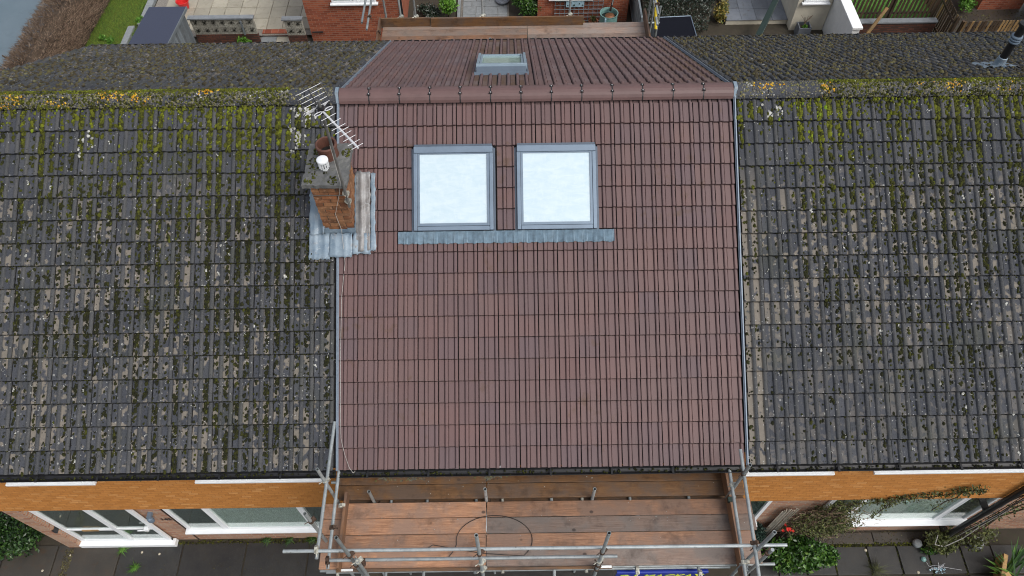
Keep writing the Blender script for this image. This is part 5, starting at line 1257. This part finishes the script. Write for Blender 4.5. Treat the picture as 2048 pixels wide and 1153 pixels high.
MT['screen'] = mk_slab('weathered_screen_block', (.24, .23, .19), (.36, .35, .30), (.05, .055, .03), 8, .85); MT['coping'] = mk_slab('grey_coping', (.16, .175, .19), (.22, .235, .25), (.1, .1, .09), 3, .7)
screen_wall('pierced concrete block wall between the shed and the patio steps', -10.65, 7, 11.76, .36)
screen_wall('short pierced concrete block wall against the red brick house', -7.60, 2, 11.60, .40)
box_ = tag(MB().box((-7.50, 11.20, -.02), (-6.98, 11.36, .11), j=.004).box((-7.49, 11.20, .125), (-6.98, 11.37, .25), j=.004).build('timber_blocks', MT['timber'], None, bevel=.004), 'two stacked yellow timber blocks below the short pierced wall', 'timber')
BD = ground_sheet('planting_bed', -10.4, -8.8, 9.0, 11.7, -.02, MT['soil'])
shrub('fern', 'bright green fern below the pierced block wall', 'fern', (-8.98, 11.45, .22), (.30, .22, .28), 420, .13, 'leaf_br', asp=.32, up=.5)
tube_ = tag(MB().box((-9.02, 11.60, .4), (-8.97, 11.64, .92)).build('grey_stake', MT['greywood']), 'short grey stake against the end of the pierced block wall', 'stake')
litter('leaf_litter', 'rusty fallen leaves in the bed under the pierced wall', -10.2, -9.0, 11.1, 11.7, 260, 'terrac', -.015, .03)
tag(MB().lathe((-10.05, 11.45, -.015), [(0, .07), (.08, .06), (.11, .02), (.1, 0)], 12).build('white_bowl', MT['white_paint']), 'white bowl lying in the bed under the pierced wall', 'bowl')

# ---------------------------------------------------------------- rear houses
BH = thing('brick_house', 'red brick house wall rising behind the rear scaffold end', 'house', (-5.3, 11.7, 0), 'red brick houses behind')
box('wall', (-6.87, 11.70, -.1), (-3.86, 16, 3.0), MT['redbrick'], BH)
window(BH, -5.95, -4.55, 1.50, 2.7, 11.70, muls=(-5.2,), sill=.10)
tube('drain_spout', (-6.80, 11.64, .45), (-6.45, 11.64, .45), .022, MT['black'], BH, 8)
tube('downpipe', (-3.80, 11.66, -.03), (-3.80, 11.66, 3), .04, MT['black'], BH, 8)
BH2 = thing('brick_house', 'red brick house with white window above a trellis and flower pots', 'house', (2.6, 12.62, 0), 'red brick houses behind')
box('wall', (.55, 12.62, -.1), (3.55, 17, 3.0), MT['redbrick'], BH2)
window(BH2, .95, 2.30, .92, 2.2, 12.62, muls=(1.6,), sill=.10)
tube('downpipe', (3.02, 12.56, .95), (3.02, 12.56, 3), .038, MT['black'], BH2, 8); MB().path([(3.02, 12.56, .97), (2.95, 12.3, .80), (2.86, 11.9, .92)], .036, 8).build('diverter', MT['black'], BH2)
tre = thing('trellis', 'grey wooden trellis on the brick wall under the white window', 'trellis', (1.9, 12.54, 0))
for k in range(11): box('upright', (1.12+.157*k, 12.560, -.02), (1.142+.157*k, 12.578, .84), MT['greywood'], tre)
for k in range(6): box('crossbar', (1.10, 12.540, .05+.15*k), (2.72, 12.558, .072+.15*k), MT['greywood'], tre)
pq = thing('plaque', 'pale blue plaque with dark marks hung on the trellis', 'plaque', (1.78, 12.5, .6))
box('panel', (1.48, 12.515, .62), (2.07, 12.535, .83), MT['paleblue'], pq, bevel=.004)
for (x, z, w_, h_) in ((1.52, .66, .02, .07), (1.62, .77, .025, .035), (1.73, .68, .035, .05), (1.90, .72, .02, .07), (2.01, .69, .025, .03)): MB().lathe((x+.02, 12.512, z+h_/2), [(0, h_/2), (w_*.7, h_*.2), (w_, -h_*.2), (0, -h_/2)], 8).build('dark_mark', MT['dkgreen'], pq)

def pot(label, x, y, r, h, mat, plant, n, ps, group=None, pr=1.0):
    t_ = thing('flower_pot', label, 'flower pot', (x, y, 0), group)
    MB().lathe((x, y, -.025), [(0, 0), (r*.7, 0), (r*.95, h*.85), (r*1.08, h*.85), (r*1.08, h), (r*.88, h), (r*.8, h*.8), (0, h*.8)], 18).build('pot', MT[mat], t_)
    leaves('plant', clump_pts((x, y, h+ps*.5), (r*pr, r*pr, ps), n, .3), .06, MT[plant], t_); return t_
pot('terracotta pot with sparse olive plant in front of the trellis', 2.40, 12.32, .15, .26, 'terrac', 'leaf_oli', 160, .12)
pot('terracotta pot of yellow blooms at the end of the rear toe board', 2.02, 12.25, .11, .22, 'terrac', 'leaf_yel', 200, .16)
pot('small pot with pale flowers below the olive potted plant', 2.18, 12.0, .10, .18, 'terrac', 'leaf_yel', 120, .10)
pot('small pot with green seedlings under the blue plaque', 1.62, 12.3, .12, .2, 'terrac', 'leaf_br', 160, .12)
pot('wide pot with arching leaves beside the dark rear shrub', .98, 12.3, .15, .2, 'terrac', 'leaf_oli', 200, .14)
wb = thing('water_butt', 'pale teal water butt with copper coloured lid pieces under the downpipe', 'water butt', (2.82, 11.85, 0))
MB().lathe((2.82, 11.85, -.03), [(0, .02), (.24, 0), (.29, .45), (.28, .86), (.30, .90), (.275, .90), (.26, .84), (.25, .5)], 26).build('barrel', MT['teal'], wb)
MB().lathe((2.82, 11.85, .70), [(0, 0), (.262, 0)], 22).build('water', MT['water'], wb)
MB().lathe((2.86, 11.86, .74), [(0, .06), (.08, .05), (.15, .02), (.16, 0), (.12, -.03)], 16).build('lid_fragment', MT['copper'], wb)
box('handle', (2.66, 11.52, .55), (2.71, 11.57, .86), MT['paleblue'], wb)
lf = thing('lattice_fence', 'weathered grey lattice fence panel between the brick house and the dark hedge', 'fence', (3.8, 12, 0))
for yy in (10.95, 13.9): box('post', (3.70, yy, -.03), (3.79, yy+.09, 1.32), MT['greywood'], lf)
box('rail', (3.715, 11.04, 1.18), (3.775, 13.9, 1.25), MT['greywood'], lf); box('rail', (3.715, 11.04, .10), (3.775, 13.9, .17), MT['greywood'], lf)
for k in range(24): box('slat', (3.728, 11.06+k*.118, .17), (3.750, 11.06+k*.118+.085, 1.18), MT['greywood'], lf)
# path and planting between the brick houses
PV = ground_sheet('garden_path', -2.05, -.40, 9, 30, -.02, MT['mortar'])
ys = [9.0, 9.45]; 
while ys[-1] < 15: ys.append(ys[-1] + random.choice((.3, .45)))
for a, b in zip(ys[:-1], ys[1:]):
    xs = [-1.98]
    while xs[-1] < -.9: xs.append(xs[-1] + random.choice((.3, .45, .45)))
    xs.append(-.45); slabs(PV, xs, [a, b], .0, ['slab_gr'], gap=.008, jit=.004)
tag(MB().box((-2.16, 9, -.03), (-2.06, 16, .07), j=.005).build('kerb', MT['slab_gr']), 'grey concrete kerb edging the slab path', 'kerb')
shrub('shrub', 'bright lime green shrub beside the slab path kerb', 'shrub', (-2.45, 12.95, .45), (.32, .42, .42), 1100, .10, 'leaf_br', stems=5)
shrub('shrub', 'dark green shrub covering the bed behind the rear scaffold planks', 'shrub', (.30, 13.0, .45), (.75, .60, .55), 3600, .085, 'leaf', stems=8)
shrub('low_plant', 'dark trailing plant in the bed between the brick wall and the lime shrub', 'plant', (-3.1, 13.1, .18), (.5, .5, .22), 1300, .08, 'leaf_dk', stems=5)
tuft('dry_tuft', 'pale green strappy tuft beside the lime shrub', 'grass tuft', -2.75, 12.55, -.03, 160, .30, .16, 'leaf_oli', None, .006)
tag(MB().lathe((-3.05, 13.05, .0), [(0, .10), (.12, .09), (.19, .04), (.16, 0)], 7).build('brick_rubble', MT['terrac']), 'broken red clay lump in the bed beside the brick wall', 'rubble')
tag(MB().add([(-3.62, 12.3, -.03), (-3.40, 12.3, -.03), (-3.40, 12.5, -.03), (-3.62, 12.5, -.03), (-3.54, 12.42, .62), (-3.50, 12.42, .62), (-3.50, 12.46, .62), (-3.54, 12.46, .62)], [(3,2,1,0), (4,5,6,7), (0,1,5,4), (1,2,6,5), (2,3,7,6), (3,0,4,7)]).build('stone_obelisk', MT['slab_gr']), 'small grey stone obelisk beside the red brick wall', 'ornament')
tag(MB().lathe((-.62, 13.75, .0), [(0, .02), (.22, .02), (.25, .10), (.20, .14), (.06, .16), (.05, .4), (0, .42)], 18).build('parasol_base', MT['slab_bl']), 'round grey parasol base standing on the slab path', 'parasol base')
# right: dark hedge, felt roofed store, white pole
dh = thing('evergreen_hedge', 'dense dark small-leaved evergreen hedge beside the lattice fence', 'hedge', (5.3, 12.8, 0))
pts = []
for _ in range(17000):
    x, y_ = random.uniform(3.95, 6.75), random.uniform(11.45, 14.8)
    if x > 6.25 + .35*(y_-12.2): continue
    z = .30 + .70*min(1, (y_-11.35)*1.2) + .14*vnoise(x*3, y_*3, 6) + random.uniform(-.10, .03); pts.append((x, y_, z))
leaves('crown', pts, .062, MT['leaf_dk'], dh, asp=.6)
V = [(3.95, 11.45, -.03), (6.05, 11.45, -.03), (6.9, 14.8, -.03), (3.95, 14.8, -.03), (3.95, 11.48, .22), (6.0, 11.48, .22), (6.85, 14.8, .86), (3.95, 14.8, .86), (3.95, 12.2, .86), (6.2, 12.2, .86)]
mb = MB().add(V, [(3,2,1,0), (4,5,9,8), (8,9,6,7), (0,1,5,4), (1,2,6,9,5), (2,3,7,6), (3,0,4,8,7)]); mb.build('inner_mass', MT['soil'], dh)
gs = thing('garden_store', 'low garden store with flat black felt roof against the dark hedge', 'shed', (4.75, 10.6, 0))
box('walls', (4.10, 10.18, -.03), (5.25, 11.02, 1.14), MT['greywood'], gs)
Mg = Matrix.Identity(4); mb = MB().add([(4.02, 10.0, 1.15), (5.32, 10.0, 1.15), (5.26, 11.12, 1.19), (4.14, 11.06, 1.19), (4.02, 10.0, 1.18), (5.32, 10.0, 1.18), (5.26, 11.12, 1.22), (4.14, 11.06, 1.22)], [(3,2,1,0), (4,5,6,7), (0,1,5,4), (1,2,6,5), (2,3,7,6), (3,0,4,7)]); mb.build('felt_roof', MT['felt_dk'], gs)
MB().tube((5.33, 10.0, 1.19), (5.27, 11.12, 1.23), .016, 6).tube((4.14, 11.07, 1.23), (5.27, 11.13, 1.23), .016, 6).build('edge_trim', MT['grey_metal'], gs)
wp = thing('white_pole', 'slanting white pipe leaning across the dark hedge', 'pipe', (5.4, 11.5, 0))
MB().path([(5.36, 11.45, -.02), (5.42, 11.55, .15), (6.28, 12.75, 1.12), (6.9, 13.6, 1.8)], .036, 10).build('pipe', MT['white_paint'], wp); MB().tube((5.42, 11.52, .16), (5.50, 11.64, .25), .045, 10).build('joint_collar', MT['white'], wp)
tag(MB().path([(5.68, 11.52, .02), (5.80, 11.55, .03), (5.90, 11.66, .05), (5.93, 11.80, .10)], .055, 10).build('white_elbow', MT['white_paint']), 'short white curved pipe piece lying at the foot of the slanting pipe', 'pipe')
shrub('shrub', 'variegated yellow and green shrub beside the blue grey flagstones', 'shrub', (6.62, 12.55, .42), (.26, .46, .45), 1300, .07, 'leaf_yel', stems=5)
RPT = struct(box('raised_terrace', (6.85, 12.36, -.03), (8.88, 20, .14), MT['cream']))
W[RPT] = Vector(RPT.location); slabs(RPT, [6.84, 7.36, 7.86, 8.38, 8.89], [12.33, 12.95, 13.55, 14.15, 14.8], .165, ['slab_bl'], gap=.004, th=.024, jit=.002)
gp = thing('green_post', 'thick dark green timber post leaning over the blue grey terrace', 'post', (7.6, 11.2, 0))
a_, b_ = Vector((7.28, 10.65, -.02)), Vector((8.66, 12.92, 1.45)); d_ = (b_-a_).normalized(); x_ = d_.cross(Vector((0, 0, 1))).normalized(); y2 = x_.cross(d_)
MB().box((-.095, -.05, 0), (.095, .05, (b_-a_).length), Matrix.Translation(a_) @ Matrix((x_, y2, d_)).transposed().to_4x4()).build('beam', MT['dkgreen'], gp, bevel=.008)
MB().lathe(tuple(a_.lerp(b_, .80) + y2*.052), [(0, .02), (.03, .015), (.035, 0)], 10).build('bolt', MT['zinc'], gp)
CHs = thing('cream_house', 'cream rendered house wall with white sill behind the terrace', 'house', (9.4, 12, 0))
box('wall', (8.9, 12.02, -.1), (10.0, 18, 3), MT['cream'], CHs)
window(CHs, 9.05, 9.85, 1.05, 2.0, 12.02, sill=.10)
ww = thing('boundary_wall', 'white painted boundary wall with bright coping beside the picket fence', 'wall', (10.2, 11.5, 0))
box('wall', (10.02, 10.15, -.03), (10.24, 18, 1.40), MT['white_paint'], ww); box('coping', (9.97, 10.10, 1.40), (10.29, 18, 1.47), MT['white_paint'], ww, bevel=.01)
pb = thing('planter_box', 'grey square planter with a bare twig and seedlings against the white wall', 'planter', (9.25, 11.75, 0))
mb = MB()
for (a, b, c_, d) in ((9.05, 11.58, 9.45, 11.61), (9.05, 11.91, 9.45, 11.94), (9.05, 11.61, 9.08, 11.91), (9.42, 11.61, 9.45, 11.91)): mb.box((a, b, -.03), (c_, d, .36))
mb.build('box', MT['slab_bl'], pb); box('compost', (9.08, 11.61, -.02), (9.42, 11.91, .26), MT['soil'], pb)
leaves('seedlings', clump_pts((9.25, 11.72, .32), (.15, .12, .08), 120, .3), .06, MT['leaf_br'], pb)
mb = MB()
for k in range(7): mb.path([(9.27, 11.82, .25), (9.27 + random.gauss(0, .05), 11.83, .42), (9.27 + random.gauss(0, .11), 11.84 + random.gauss(0, .04), .62)], .006, 4)
mb.build('twig', MT['twig'], pb)
# raised lawn, retaining wall, picket fences
rl = struct(box('raised_lawn', (10.30, 11.78, -.03), (13.42, 22, .50), MT['turf2']))
grass_patch('grass', 'green lawn grass behind the brown picket fence', 10.4, 13.4, 11.85, 16, .49, 9000, .06, 'grass2')
rw_ = thing('retaining_wall', 'low dark brick retaining wall below the picket fence', 'wall', (11.9, 11.65, 0))
box('wall', (10.30, 11.60, -.03), (13.45, 11.76, .50), MT['darkbrick'], rw_) if 'darkbrick' in MT else box('wall', (10.30, 11.60, -.03), (13.45, 11.76, .50), MT['redbrick'], rw_)
box('coping', (10.29, 11.57, .50), (13.47, 11.79, .56), MT['coping'], rw_, bevel=.008)
def picket(label, a, b, z0, h, n, pale=0, group='brown picket fences', rails=(.18, .8)):
    a, b = Vector(a), Vector(b); d = (b-a).normalized(); s_ = Vector((-d.y, d.x, 0)); t_ = thing('picket_fence', label, 'fence', ((a.x+b.x)/2, (a.y+b.y)/2, z0), group)
    for k in range(n):
        c_ = a.lerp(b, (k+.5)/n); Mx = Matrix.Translation((c_.x, c_.y, z0)) @ Matrix((d, s_, Vector((0, 0, 1)))).transposed().to_4x4() @ Matrix.Rotation(random.gauss(0, .012), 4, 'Y')
        MB().box((-.036, -.009, .02), (.036, .009, h + random.gauss(0, .008)), Mx).build('picket', MT['fence_new' if random.random() < pale else 'fence'], t_)
    for q in rails:
        Mx = Matrix.Translation((a.x, a.y, z0+h*q)) @ Matrix((d, s_, Vector((0, 0, 1)))).transposed().to_4x4(); MB().box((0, .010, -.03), ((b-a).length, .05, .03), Mx).build('rail', MT['fence'], t_)
    for q in (0, .5, 1):
        c_ = a.lerp(b, q); box('post', (c_.x-.04, c_.y+.02, z0-.02), (c_.x+.04, c_.y+.10, z0+h*.98), MT['fence'], t_)
picket('brown picket fence standing on the low retaining wall before the lawn', (10.42, 11.84, 0), (13.35, 11.84, 0), .50, 1.1, 22)
picket('brown picket fence turning back along the side of the lawn', (13.55, 10.8, 0), (13.70, 15.0, 0), .0, 1.25, 34, .25)
picket('brown picket fence with some pale boards before the gravelled corner', (13.75, 10.75, 0), (17.6, 10.85, 0), .0, 1.15, 36, .5)
tag(MB().box((0, 0, 0), (.10, .05, 1.45), Matrix.Translation((10.85, 11.05, -.02)) @ Matrix.Rotation(R(-22), 4, 'X') @ Matrix.Rotation(R(28), 4, 'Y')).build('timber_prop', MT['fence_new']), 'single pale timber leaning on the low retaining wall', 'timber')
GC = ground_sheet('gravel_corner', 13.8, 24, 10.9, 30, -.015, MT['slab_br'])
BH3 = thing('brick_house', 'red brick house wall beyond the gravelled corner behind the picket fence', 'house', (16.2, 13, 0), 'red brick houses behind')
box('wall', (15.5, 12.95, -.1), (16.95, 18, 3), MT['redbrick'], BH3)
shrub('shrub', 'leafy bright shrub beside the far brick wall', 'shrub', (15.0, 13.0, .3), (.35, .7, .35), 900, .09, 'leaf_br', stems=4)
litter('leaf_litter', 'leaf litter along the foot of the far brick wall', 14.2, 17.0, 11.6, 12.9, 500, 'bmoss', -.01, .035)
bs3 = thing('board_screen', 'grey weathered upright boards beside the far brick wall', 'fence', (17.5, 12.6, 0))
for k in range(12): box('board', (17.02 + .02*k, 11.6+.13*k, -.03), (17.06+.02*k, 11.6+.13*k+.115, 1.7), MT['greywood'], bs3)
tag(tube('overhead_wire', (12.78, 7.5, 3.0), (12.66, 12.8, 3.0), .008, MT['cable_w'], None, 5), 'thin pale wire crossing above the picket fence', 'wire') if False else None
